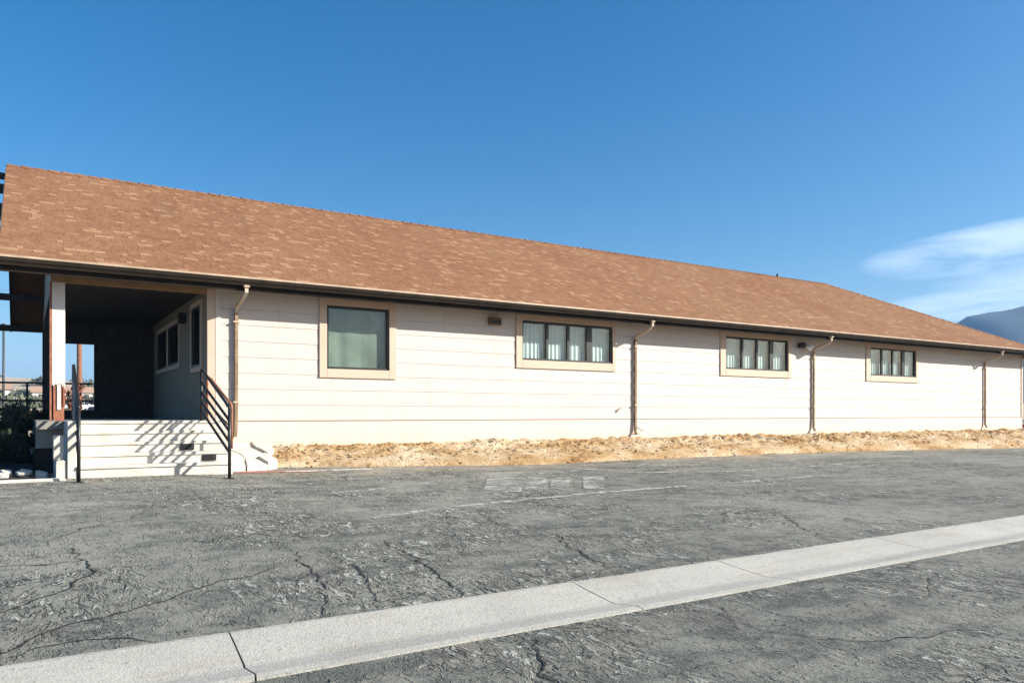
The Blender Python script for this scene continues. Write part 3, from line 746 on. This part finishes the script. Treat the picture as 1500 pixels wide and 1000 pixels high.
# ---- roof
TH_ = .10
def rz(y): return EZ+.03 + (min(y, 2*RY-y)-EY)*SL
rf = MB()
XR = RX-6.0
A = [(LX, EY, rz(EY)), (RX, EY, rz(EY)), (XR, RY, rz(RY)), (LX, RY, rz(RY)), (RX, 2*RY-EY, rz(EY)), (LX, 2*RY-EY, rz(EY))]
low = [(p[0], p[1], p[2]-TH_) for p in A]
rf.add(A+low, [(0,1,2,3), (1,4,2), (3,2,4,5), (9,8,7,6), (8,10,7), (11,10,8,9), (0,6,7,1), (1,7,10,4), (4,10,11,5), (5,11,9,3), (3,9,6,0)])
roof = rf.build('roof', SH[0], B); roof['label'] = 'brown mottled shingle roof, gabled at the porch end and hipped at the far end'
# barge boards
for s_ in (0, 1):
    y0 = EY if s_ == 0 else 2*RY-EY
    pr_ = [(LX-.025, y0, rz(EY)-.19), (LX-.025, y0, rz(EY)-.005), (LX-.025, RY, rz(RY)-.005), (LX-.025, RY, rz(RY)-.19)]
    MB().prism(pr_, (.024, 0, 0)).build('barge_board', M['drip'] if s_ == 0 else M['gutter'], roof)
# purlins poking out past the rake
for y in (RY-.08, RY+1.25, 23.6, 25.05, 26.45): 
    zt = rz(y)-TH_-.004
    MB().box(LX-.42, 2.2, y, y+.13, zt-.19 -(0.06 if y > RY else 0), zt-(.07 if y > RY else .06), b=.006).build('purlin', M['beam'], roof)
for y in (19.55, 18.1, 16.6): 
    zt = rz(y)-TH_-.004
    o = MB().box(LX-.42, .42, y, y+.13, zt-.19, zt-.002, b=.006).build('purlin', M['beam'], roof)
# shingles: laminated tabs in courses up the front slope
random.seed(17)
sl_len = 6.0*math.sqrt(1+SL*SL); ncourse = 46; ex = sl_len/ncourse
uy = 1/math.sqrt(1+SL*SL); uz = SL*uy
VAR = []
def shingle_geo(mb, x0, x1, s0, th, mi, jag, lift=0.002):
    # wedge tab: thick butt edge at the bottom, tucked in at the top
    def P(x, s, h): return (x, EY+s*uy-h*uz, EZ+.03+s*uz+h*uy)
    s1 = s0+ex*1.04; b0 = s0-jag
    mb.add([P(x0, b0, lift), P(x1, b0, lift), P(x1, s1, lift), P(x0, s1, lift), P(x0+.003, b0, lift+th), P(x1-.003, b0, lift+th), P(x1, s1, lift+.001), P(x0, s1, lift+.001)],
           [(4,5,6,7), (0,1,5,4), (1,2,6,5), (3,0,4,7), (2,3,7,6)], mi)
bulk = MB(); cand = []
lens = [.10, .15, .20, .27, .13, .18]
for c_ in range(ncourse):
    s0 = c_*ex; x = LX-.02 + random.random()*.1 - .1
    yy = EY+s0*uy; xmax = RX-(yy-EY)
    x = LX-.015
    first_len = random.random()*.2+.1
    while x < xmax:
        L_ = first_len if first_len else random.choice(lens); first_len = 0
        x1_ = min(x+L_, xmax)
        r = random.random(); mi = 3 if r < .11 else 0 if r < .42 else 1 if r < .66 else 2 if r < .82 else 4
        th = .003 + (.008 if mi == 3 else .002*random.random()); jag = .012 if mi == 3 else random.choice((0, 0, .005))
        if x1_-x > .03: cand.append((c_, x, x1_, s0, th, mi, jag))
        x = x1_+.003
near = [q for q in cand if q[0] < 22]
near.sort(key=lambda q: (-(q[2]-q[1]) + .03*max(0, q[1]+q[0]*.10)))
pick = near[:290]; ids = set(map(id, pick))
for q in pick:
    mb = MB(); shingle_geo(mb, q[1], q[2], q[3], q[4], 0, q[6]); mb.build('shingle', SH[q[5]], roof)
for q in cand:
    if id(q) not in ids: shingle_geo(bulk, q[1], q[2], q[3], q[4], q[5], q[6])
bulk.build('shingles', SH, roof, kind='stuff')
# ridge caps and hip caps
capm = [MB() for _ in range(3)]
random.seed(2)
def cap(parent, p, d, mi, L_=.30):
    # p: lower end point on the ridge line, d: direction along the line; cap folds over both sides
    d = Vector(d).normalized(); side = Vector((-d.y, d.x, 0)).normalized(); th = .02+.012*random.random()
    vs = []
    for k, h in ((0, th), (L_, .006)):
        b_ = Vector(p)+d*k
        for w_, dz in ((-.14, -.14*SL*.95), (0, 0), (.14, -.14*SL*.95)): vs.append(b_+side*w_+Vector((0, 0, dz+h+.012)))
    vs2 = [v-Vector((0, 0, .02)) for v in vs]
    MB().add(vs+vs2, [(0,1,4,3), (1,2,5,4), (6,7,1,0), (7,8,2,1), (0,3,9,6), (2,8,11,5), (3,4,10,9), (4,5,11,10)]).build('ridge_cap', SH[mi], parent)
x = LX
while x < XR-.1: cap(roof, (x, RY, rz(RY)), (1, 0, 0), random.choice((0, 1, 2, 4))); x += .27
hv = Vector((RX-XR, EY-RY, EZ-(EZ+6*SL))); n_ = int(hv.length/.27)
for k in range(n_): cap(roof, Vector((XR, RY, rz(RY)))+hv*(k/n_), hv, random.choice((0, 1, 2, 4)))
hv = Vector((RX-XR, RY-EY, EZ-(EZ+6*SL)))
for k in range(n_): cap(roof, Vector((XR, RY, rz(RY)))+hv*(k/n_), hv, random.choice((0, 1, 2, 4)))
MB().tube([(26.3, RY+.05, rz(RY)-.1), (26.3, RY+.05, rz(RY)+.14)], .05, 10).build('vent_pipe', M['steel'], roof)

# ---------------------------------------------------------------- entrance steps
ST = thing('entrance_steps', 'white painted five-riser concrete steps with black railings at the porch', 'steps', (1.8, 13.9, -.98))
SX0, SX1 = .655, 2.93
tz = [-.13, -.30, -.47, -.64, -.81]; ty = [14.50, 14.20, 13.91, 13.62, 13.33]
random.seed(9)
for i in range(5):
    z1 = tz[i]; y0 = ty[i]; yb = ty[i-1] if i else 14.60
    zb = -1.15 if i == 4 else tz[i]-.17
    mb = MB(); nseg = 26; y_end = yb+.0
    prof_ = lambda x: [(y0+.012, zb), (y0+.004+.006*fbm(x*3, i), z1-.045), (y0-.018+.005*fbm(x*4, i+3), z1-.042), (y0-.020+.006*fbm(x*5, i+6), z1-.008), (y0-.010, z1+.003*fbm(x*3, i+9)), (y_end+.01, z1+.002*fbm(x*2, i+5)), (y_end+.01, zb)]
    vs = []; 
    x1s = SX1-.005+(.0 if i else 0)
    for k in range(nseg+1):
        x = SX0+(x1s-SX0)*k/nseg
        vs += [(x, y, z) for y, z in prof_(x)]
    m7 = 7
    mb.add(vs, [(k*m7+q, (k+1)*m7+q, (k+1)*m7+(q+1) % m7, k*m7+(q+1) % m7) for k in range(nseg) for q in range(m7)] + [list(range(m7))[::-1], [nseg*m7+q for q in range(m7)]])
    mb.build('step', M['steps'], ST)
for (x0, x1_, i) in ((2.50, 2.72, 3), (2.20, 2.42, 2)):  # lower box is a foundation vent, upper just a matching dark box
    v = MB(); zt = tz[i]-.055 if i == 3 else tz[i]-.05; y = ty[i]-.004
    v.box(x0, x1_, y-.012, y+.02, zt-.10, zt, b=.004)
    for k in range(5): v.box(x0+.02+k*(x1_-x0-.04)/5, x0+.04+k*(x1_-x0-.04)/5, y-.02, y-.012, zt-.09, zt-.01)
    v.build('dark_riser_box', M['vent'], ST)
# cheek wall, with lower blocks stepping off its left side
MB().box(.525, .652, 13.35, 14.62, -1.2, -.125, b=.008).build('cheek_wall', M['steps'], ST)
MB().box(.375, .522, 13.38, 13.80, -1.2, -.71, b=.01).build('side_block', M['steps'], ST)
MB().box(.345, .487, 13.43, 13.60, -.706, -.335, b=.008).build('side_block', M['steps'], ST)
MB().box(.375, .50, 13.81, 14.47, -1.2, -.735, b=.01).build('side_block', M['steps'], ST)

# railings
def railing(label, X, xt, yf):
    R = thing('handrail', label, 'handrail', (X, 13.8, -.98), 'black railings beside the entrance steps')
    gb = gz(X, yf)
    pb = Vector((X, yf, 0)); pt = Vector((xt, 14.50, 0))
    zt_top = .74; zt_bot = .07
    MB().tube([(X, yf, gb-.02), (X, yf, zt_bot)], .026, 8).build('post', M['blackpaint'], R)
    MB().tube([(xt, 14.50, -.13), (xt, 14.50, zt_top)], .024, 8).build('post', M['blackpaint'], R)
    def line(dz, r, name, ext=0):
        a = Vector((xt, 14.50, zt_top+dz)); b_ = Vector((X, yf, zt_bot+dz))
        MB().tube([a, b_], r, 7).build(name, M['blackpaint'], R)
    # top rail with rounded ends
    MB().tube([(xt, 14.50, zt_top-.01), (xt, 14.495, zt_top+.03), (xt, 14.46, zt_top+.045), (xt+(X-xt)*.06, 14.41, zt_top+.02), (X, yf+.03, zt_bot+.03), (X, yf+.005, zt_bot-.01)], .025, 8).build('top_rail', M['blackpaint'], R)
    for k in range(1, 5): line(-.17*k-.02, .024, 'rail')
    MB().box(X-.06, X+.06, yf-.06, yf+.06, gb-.005, gb+.012).build('base_plate', M['blackpaint'], R)
    return R
railing('black steel handrail on the right side of the steps, by the downspout', 2.755, 2.645, 12.78)
railing('black steel handrail on the left side of the steps, in front of the white column', .655, .66, 12.92)
# second upright with a bent top beside the right rail
ex_ = thing('grab_rail', 'reddish-black bent grab rail mounted behind the right stair railing', 'handrail', (2.9, 14.6, -.13))
MB().tube([(2.79, 14.75, -.13), (2.79, 14.75, .60), (2.80, 14.71, .66), (2.83, 14.6, .62), (2.96, 13.62, .16), (2.965, 13.58, .10), (2.965, 13.58, -.60)], .020, 8).build('rail', M['rust'], ex_)
MB().tube([(2.79, 14.75, .22), (2.955, 13.6, -.25)], .014, 7).build('rail', M['blackpaint'], ex_)

# pale concrete edging left of the steps
sg = thing('concrete_edging', 'pale concrete edging along the asphalt left of the steps', 'kerb', (-5, 13.3, -1))
for k in range(8): MB().box(.50-1.5*(k+1)+.004, .50-1.5*k-.004, 13.14, 13.30, -1.2, gz(0, 13.2)+.035, b=.012).build('kerb_stone', M['rubble_concrete'], sg)

# dark ground sheet: the shade left of the steps put into its colour
M['ground_shade'] = plain('dark_ground_shade', (.020, .017, .013), 1.0, .5, 6, .9, fine=18, bd=.04)
sheet([-9+i*.35 for i in range(27)], [13.32+i*.3 for i in range(32)], lambda x, y: gz(x, y) + .02 + .035*fbm(x*2, y*2), 'shade_sheet', M['ground_shade'], kind='structure', label='dark sheet painting the shade on the ground left of the steps')
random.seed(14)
for k, (x, y, a, w1, w2, lab) in enumerate([(-.30, 13.85, .5, .30, .10, 'long pale piece lying on the dark ground sheet at the frame edge'), (-.02, 13.80, -.4, .24, .09, 'pale piece in the middle of the dark ground sheet'), (.20, 13.62, .9, .12, .10, 'small pale piece nearest the low white block'), (-.28, 13.52, .1, .16, .05, 'flat pale chip by the edging at the frame edge')]):  # low pale pieces added on the dark ground sheet
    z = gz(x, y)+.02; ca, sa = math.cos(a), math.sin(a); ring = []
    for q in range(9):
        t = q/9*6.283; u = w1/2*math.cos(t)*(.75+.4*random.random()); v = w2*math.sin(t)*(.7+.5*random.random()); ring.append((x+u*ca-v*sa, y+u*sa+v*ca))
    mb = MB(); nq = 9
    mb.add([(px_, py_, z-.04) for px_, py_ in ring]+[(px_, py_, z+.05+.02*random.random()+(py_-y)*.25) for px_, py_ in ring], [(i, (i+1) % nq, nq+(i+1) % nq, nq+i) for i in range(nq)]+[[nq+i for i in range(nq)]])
    o = mb.build('pale_piece', M['rubble_concrete']); o['label'] = lab; o['category'] = 'concrete chunk'; o['group'] = 'pale pieces on the dark ground sheet'
# ---------------------------------------------------------------- shrubs
def shrub(name, label, x, y, z, r, h, n_, lm, seed, group, ls=.045, spike=False, cat='shrub'):
    random.seed(seed); t = thing(name, label, cat, (x, y, z), group)
    st = MB()
    for k in range(7):
        a = random.random()*6.28; q = r*.55*random.random()
        st.tube([(x, y, z-.03), (x+q*.5*math.cos(a), y+q*.5*math.sin(a), z+h*.4), (x+q*math.cos(a), y+q*math.sin(a), z+h*.85)], .01, 5, rs=[.02*h, .013*h, .005*h])
    st.build('stem', M['bark'], t)
    mb = MB(); cl_ = [(random.gauss(0, .42)*r, random.gauss(0, .42)*r, h*(.25+.65*random.random()), .25+.3*random.random()) for _ in range(14)]
    for k in range(n_):
        c_ = random.choice(cl_); d = Vector((random.gauss(0, 1), random.gauss(0, 1), random.gauss(0, .9))).normalized()*c_[3]*r*random.random()**.4
        p = Vector((x+c_[0], y+c_[1], z+c_[2]*1.0))+d
        if p.z < z: p.z = z+.05
        u = Vector((random.gauss(0, 1), random.gauss(0, 1), random.gauss(0, 1)+(2.2 if spike else .3))).normalized(); w_ = u.cross(Vector((random.gauss(0, 1), random.gauss(0, 1), .2))).normalized()
        L_ = ls*(.6+random.random()); wd = L_*(.16 if spike else .42)
        mb.add([p, p+u*L_*.5+w_*wd, p+u*L_, p+u*L_*.5-w_*wd], [(0, 1, 2, 3)])
    mb.build('foliage', lm, t)
    return t
G = 'dark shrubs in the shade beside the porch'
for k, (x, y, r, h, lab) in enumerate([(-.75, 18.2, .75, 1.15, 'dark low shrub in the shade left of the porch, at the frame edge'), (.0-.05, 18.9, .42, 1.02, 'dark low shrub in the shade against the side of the porch floor'),
        (-.45, 19.9, .7, 1.1, 'dark shrub behind the shrub nearest the porch floor'), (-1.6, 19.3, .8, 1.2, 'dark round shrub outside the left frame edge beyond the kerb'), (-1.7, 17.2, .7, .9, 'dark spreading shrub nearest the kerb left of the steps'), (-.30, 17.0, .42, .55, 'small dark shrub low against the porch foundation')]):
    shrub('shrub', lab, x, y, gz(x, y)-.08, r, h, 2600, M['leaf'], 30+k, G, .09, True)
shrub('dry_shrub', 'small reddish dry shrub behind the foot of the white column', .72, 15.9, -.13, .16, .62, 420, M['russetleaf'], 77, None, .06, True)
# desert shrubs beyond
random.seed(99)
desert = [(-3.2, 136, 1.3), (-.5, 240, 2.4), (3.6, 260, 2.8), (9.5, 200, 1.8), (9, 130, 1.2), (-6, 210, 5), (15, 230, 5.5), (2.6, 70, .9), (-1.2, 62, .8), (5.9, 88, 1.1), (0.9, 125, 1.5), (-9, 150, 3)]
DL = ['grey-green desert bush behind the left rail, fairly far up the slope', 'large far desert bush left of the far white vehicle', 'desert bush right behind the dark column strip', 'large far bush seen through the porch gap', 'round bush low in the porch gap', 'far bush outside the left frame edge', 'farthest large bush, hidden behind the cross wall', 'small nearest bush behind the porch columns', 'smallest bush near the thin metal pole', 'bush behind the reddish utility pole', 'desert bush just right of the thin metal pole', 'mid-distance bush beyond the left frame edge']
for k, (x, y, s_) in enumerate(desert):
    shrub('desert_bush', DL[k], x, y, terrain(x, y)-.1, s_*.9, s_*.75, 1100, M['sage'], 200+k, 'desert bushes on the slope behind the porch', .16*s_**.5*1.4, cat='bush')
# loose scrub over the far slope
mb = MB(); random.seed(55)
for _ in range(1300):
    y = 110+600*random.random()**1.3; x = (random.random()-.35)*y*1.6
    if y < 40: continue
    s_ = .5+1.3*random.random(); z = terrain(x, y)
    for q in range(5):
        a = random.random()*6.28; p = Vector((x+s_*.4*math.cos(a), y+s_*.4*math.sin(a), z)); w_ = s_*.35
        mb.add([p+Vector((-w_, 0, 0)), p+Vector((w_*.8, w_*.5, 0)), p+Vector((w_*.3, 0, s_*.8)), p+Vector((-w_*.4, w_*.4, s_*.7))], [(0, 1, 2, 3), (0, 1, 3)])
mb.build('scrub', M['sage'], kind='stuff', label='low scrub dotted over the far desert slope')

# ---------------------------------------------------------------- far houses and vehicles on the slope
def far_house(label, x, y, w, d, h, group=None):
    z = terrain(x, y)-.3; t = thing('far_house', label, 'house', (x, y, z), group)
    MB().box(x, x+w, y, y+d, z-1, z+h).build('wall', M['farwhite'], t)
    MB().prism([(x-.4, y-.4, z+h), (x-.4, y+d+.4, z+h), (x-.4, y+d/2, z+h+d*.22)], (w+.8, 0, 0)).build('roof', M['farroof'], t)
    k = 0
    xx = x+1.2
    while xx < x+w-1.5:
        MB().box(xx, xx+1.1, y-.05, y-.003, z+1.1, z+2.2).build('window', M['carglass'], t); xx += 3.0
    return t
far_house('low white house with tan roof far behind the left railing', 1.2, 205, 12, 7, 2.6)
far_house('small white house far off in the gap behind the white column', 14.5, 190, 8, 6, 2.7)
far_house('small pale shed on the desert slope at the left frame edge', -8.5, 160, 6, 5, 2.4)

def vehicle(label, x, y, z, rz_, L_=4.7, name='parked_car', Wd=1.85, hgt=1.5, group=None):
    """body side profile extruded with rounded shoulders; front at +x before rotation"""
    t = thing(name, label, 'car', (x, y, z), group); t.rotation_euler.z = rz_
    h = hgt; prof_ = [(0, .32), (.02, .75), (.06, .95), (.55, 1.02), (L_*.60, 1.02)]
    # lower body
    side = [(0, .30), (0, .72), (.10, .93), (.75, 1.0), (L_*.70, 1.0), (L_*.82, .92), (L_-.12, .78), (L_, .62), (L_-.02, .30), (L_-.55, .22), (.55, .22)]
    def loft(pf, ws):
        mb = MB(); rings = []
        for (yy, inset, dz) in ws:
            rings.append([(px_ + (inset if px_ < L_/2 else -inset), yy, pz+dz*(1 if pz > .6 else 0)) for px_, pz in pf])
        n_ = len(pf); vs = [v for r_ in rings for v in r_]
        fs = [(k*n_+i, k*n_+(i+1) % n_, (k+1)*n_+(i+1) % n_, (k+1)*n_+i) for k in range(len(rings)-1) for i in range(n_)] + [list(range(n_))[::-1], [(len(rings)-1)*n_+i for i in range(n_)]]
        return mb.add(vs, fs, 0, False)
    hw = Wd/2
    me = loft(side, [(-hw, .09, -.06), (-hw*.93, .0, 0), (0, -.0, .02), (hw*.93, .0, 0), (hw, .09, -.06)]).mesh('body', M['carpaint'])
    bo = bpy.data.objects.new('body', me); C.objects.link(bo); bo.parent = t
    bv = bo.modifiers.new('bevel', 'BEVEL'); bv.width = .04; bv.segments = 3; bv.limit_method = 'ANGLE'
    green = [(.35, .98), (.80, h-.10), (1.15, h), (L_*.45, h), (L_*.52, h-.06), (L_*.72, .98)]
    me = loft(green, [(-hw*.93, .10, 0), (-hw*.74, .25, 0), (hw*.74, .25, 0), (hw*.93, .10, 0)])
    # taper: greenhouse narrower at the top
    vs = []
    for v in me.v:
        k = max(0, (v[2]-.98)/(h-.98)); vs.append((v[0], v[1]*(1-.16*k), v[2]))
    me.v = vs; go = bpy.data.objects.new('cabin_glass', me.mesh('cabin_glass', M['carglass'])); C.objects.link(go); go.parent = t
    rp = MB().box(.95, L_*.50, -hw*.70, hw*.70, h-.02, h+.025, b=.02).mesh('roof_panel', M['carpaint']); ro = bpy.data.objects.new('roof_panel', rp); C.objects.link(ro); ro.parent = t
    for xx in (.38, 1.45, L_*.55):
        for s_ in (-1, 1):
            pm = MB().tube([(xx+ (0 if xx > 1 else .05), s_*hw*.90, .98), (xx+(.05 if xx < 2 else -.25)+(.35 if xx < 1 else 0), s_*hw*.785, h-.02)], .035, 5).mesh('pillar', M['carpaint']); po = bpy.data.objects.new('pillar', pm); C.objects.link(po); po.parent = t
    for xx in (.85, L_-.95):
        for s_ in (-1, 1):
            wm_ = MB(); yy = s_*(hw-.10)
            wm_.tube([(xx, yy-.11, .33), (xx, yy-.09, .33), (xx, yy+.09, .33), (xx, yy+.11, .33)], .33, 24, rs=[.30, .33, .33, .30])
            wo = bpy.data.objects.new('wheel', wm_.mesh('wheel', M['tyre'])); C.objects.link(wo); wo.parent = t
            rm = MB().tube([(xx, yy+s_*.10, .33), (xx, yy+s_*.125, .33)], .2, 12); ri = bpy.data.objects.new('rim', rm.mesh('rim', M['alloy'])); C.objects.link(ri); ri.parent = wo
    for s_ in (-1, 1):
        for (xx, nm, mm_) in ((-.01, 'tail_light', M['redlens']), (L_-.10, 'headlight', M['clearlens'])):
            lm_ = MB().box(xx, xx+.10, s_*hw*.70-.16, s_*hw*.70+.16, .68, .84, b=.02).mesh(nm, mm_); lo = bpy.data.objects.new(nm, lm_); C.objects.link(lo); lo.parent = t
        dm = MB().box(1.2, 1.215, s_*(hw-.004)-.004, s_*(hw-.004)+.004, .35, .95).mesh('door_seam', M['tyre']); do = bpy.data.objects.new('door_seam', dm); C.objects.link(do); do.parent = t
        mm2 = MB().box(L_*.62, L_*.66, s_*hw*1.0-.08, s_*hw*1.0+.08, 1.0, 1.12, b=.02).mesh('mirror', M['carpaint']); mo = bpy.data.objects.new('mirror', mm2); C.objects.link(mo); mo.parent = t
    hp_ = MB().box(.03, .50, -hw*.84, hw*.84, .96, h-.01, b=.06).mesh('hatch', M['carpaint']); ho = bpy.data.objects.new('hatch', hp_); C.objects.link(ho); ho.parent = t
    bp = MB().box(-.05, .06, -hw*.85, hw*.85, .35, .55, b=.03).mesh('bumper', M['carpaint']); bo2 = bpy.data.objects.new('bumper', bp); C.objects.link(bo2); bo2.parent = t
    return t
vehicle('white parked car beyond the right end of the building', 35.45, 16.20, -1.30, math.radians(3), hgt=1.72)
vehicle('white van-like vehicle parked far off behind the left railing', 3.6, 118, terrain(3.6, 118), math.radians(10), 5.4, 'far_car', 2.0, 1.9)
vehicle('white car parked far off in the gap right of the white column', 7.9, 92, terrain(7.9, 92), math.radians(170), 4.6, 'far_car', 1.9, 1.5)

# poles and wire
up = thing('utility_pole', 'reddish-brown wooden utility pole beyond the porch', 'utility pole', (3.7, 72, terrain(3.7, 72)))
zb = terrain(3.7, 72)
MB().tube([(3.7, 72, zb-.5), (3.7, 72, zb+5), (3.7, 72, zb+12)], .2, 12, rs=[.22, .20, .15]).build('pole', M['wood_pole'], up)
MB().box(2.5, 4.9, 71.78, 71.9, zb+11.0, zb+11.15, b=.01).build('crossarm', M['wood_pole'], up)
for dx in (-1.0, -.4, .4, 1.0): MB().tube([(3.7+dx, 71.84, zb+11.15), (3.7+dx, 71.84, zb+11.35)], .05, 8, rs=[.04, .06]).build('insulator', M['lampglass'], up)
lp = thing('thin_pole', 'thin dark metal pole beyond the rail at the left frame edge', 'pole', (-.70, 34, -1.2))
MB().tube([(-.70, 34, -1.3), (-.70, 34, 3.2)], .05, 8, rs=[.055, .035]).build('pole', M['steel'], lp)
MB().tube([(-.70, 34, 3.2), (-.70, 34, 3.32)], .06, 8).build('cap', M['steel'], lp)
wr = MB(); 
zs = zb+11.36
pts = [(2.7-60*t, 71.84+8*t, zs-3.4*math.sin(math.pi*t)+1.5*t) for t in [i/30 for i in range(31)]]
wr.tube(pts, .012, 4); w_ = wr.build('wire', M['wire'], up)

# ---------------------------------------------------------------- mountain
def mountain():
    c, s = math.cos(TH), math.sin(TH)
    d0 = 1150
    prof_ = [(1000, -40), (1200, 6), (1330, 60), (1410, 136), (1440, 141), (1500, 157), (1600, 172), (1750, 180), (1900, 176), (2050, 168), (2200, 150), (2500, 120), (2900, 80), (3500, 30)]
    mb = MB(); ncol = 150; nr = 26; vs = []
    for i in range(ncol+1):
        px_ = 1000+2500*i/ncol; hpx = interp(px_, [p[0] for p in prof_], [p[1] for p in prof_]); t = (px_-750)/1120
        H_ = hpx/1120*d0 + 9*fbm(px_*.012, 1.5) * min(1, max(0, hpx/60))
        for j in range(nr+1):
            q = j/nr; d = d0 - 350 + 700*q; k = 1-abs(q-.5)*2
            X = (c+t*s)*d0 + c*(d-d0); Y = (s-t*c)*d0 + s*(d-d0)
            z = -12 + (H_+12)*k**.85 + 20*fbm(X*.01, Y*.01)*k*(1-k)*3*max(0, min(1, hpx/100))
            vs.append((X, Y, z))
    n1 = nr+1; mb.add(vs, [(i*n1+j, (i+1)*n1+j, (i+1)*n1+j+1, i*n1+j+1) for i in range(ncol) for j in range(nr)], 0, True)
    mb.build('mountain', M['mountain'], kind='structure', label='hazy blue mountain beyond the far end of the roof')
mountain()
# air: even haze round the scene
hz = MB().box(-3700, 3700, -3700, 3700, -45, 205)
hm = bpy.data.materials.new('air_haze'); hm.use_nodes = True; nt = hm.node_tree; nt.nodes.clear()
oo = nt.nodes.new('ShaderNodeOutputMaterial'); pv = nt.nodes.new('ShaderNodeVolumePrincipled')
pv.inputs['Color'].default_value = (.30, .58, 1.0, 1); pv.inputs['Density'].default_value = .00027; pv.inputs['Anisotropy'].default_value = 0.0
nt.links.new(pv.outputs[0], oo.inputs['Volume'])
HZ = hz.build('haze', hm, kind='stuff', label='thin blue air haze over the whole place')
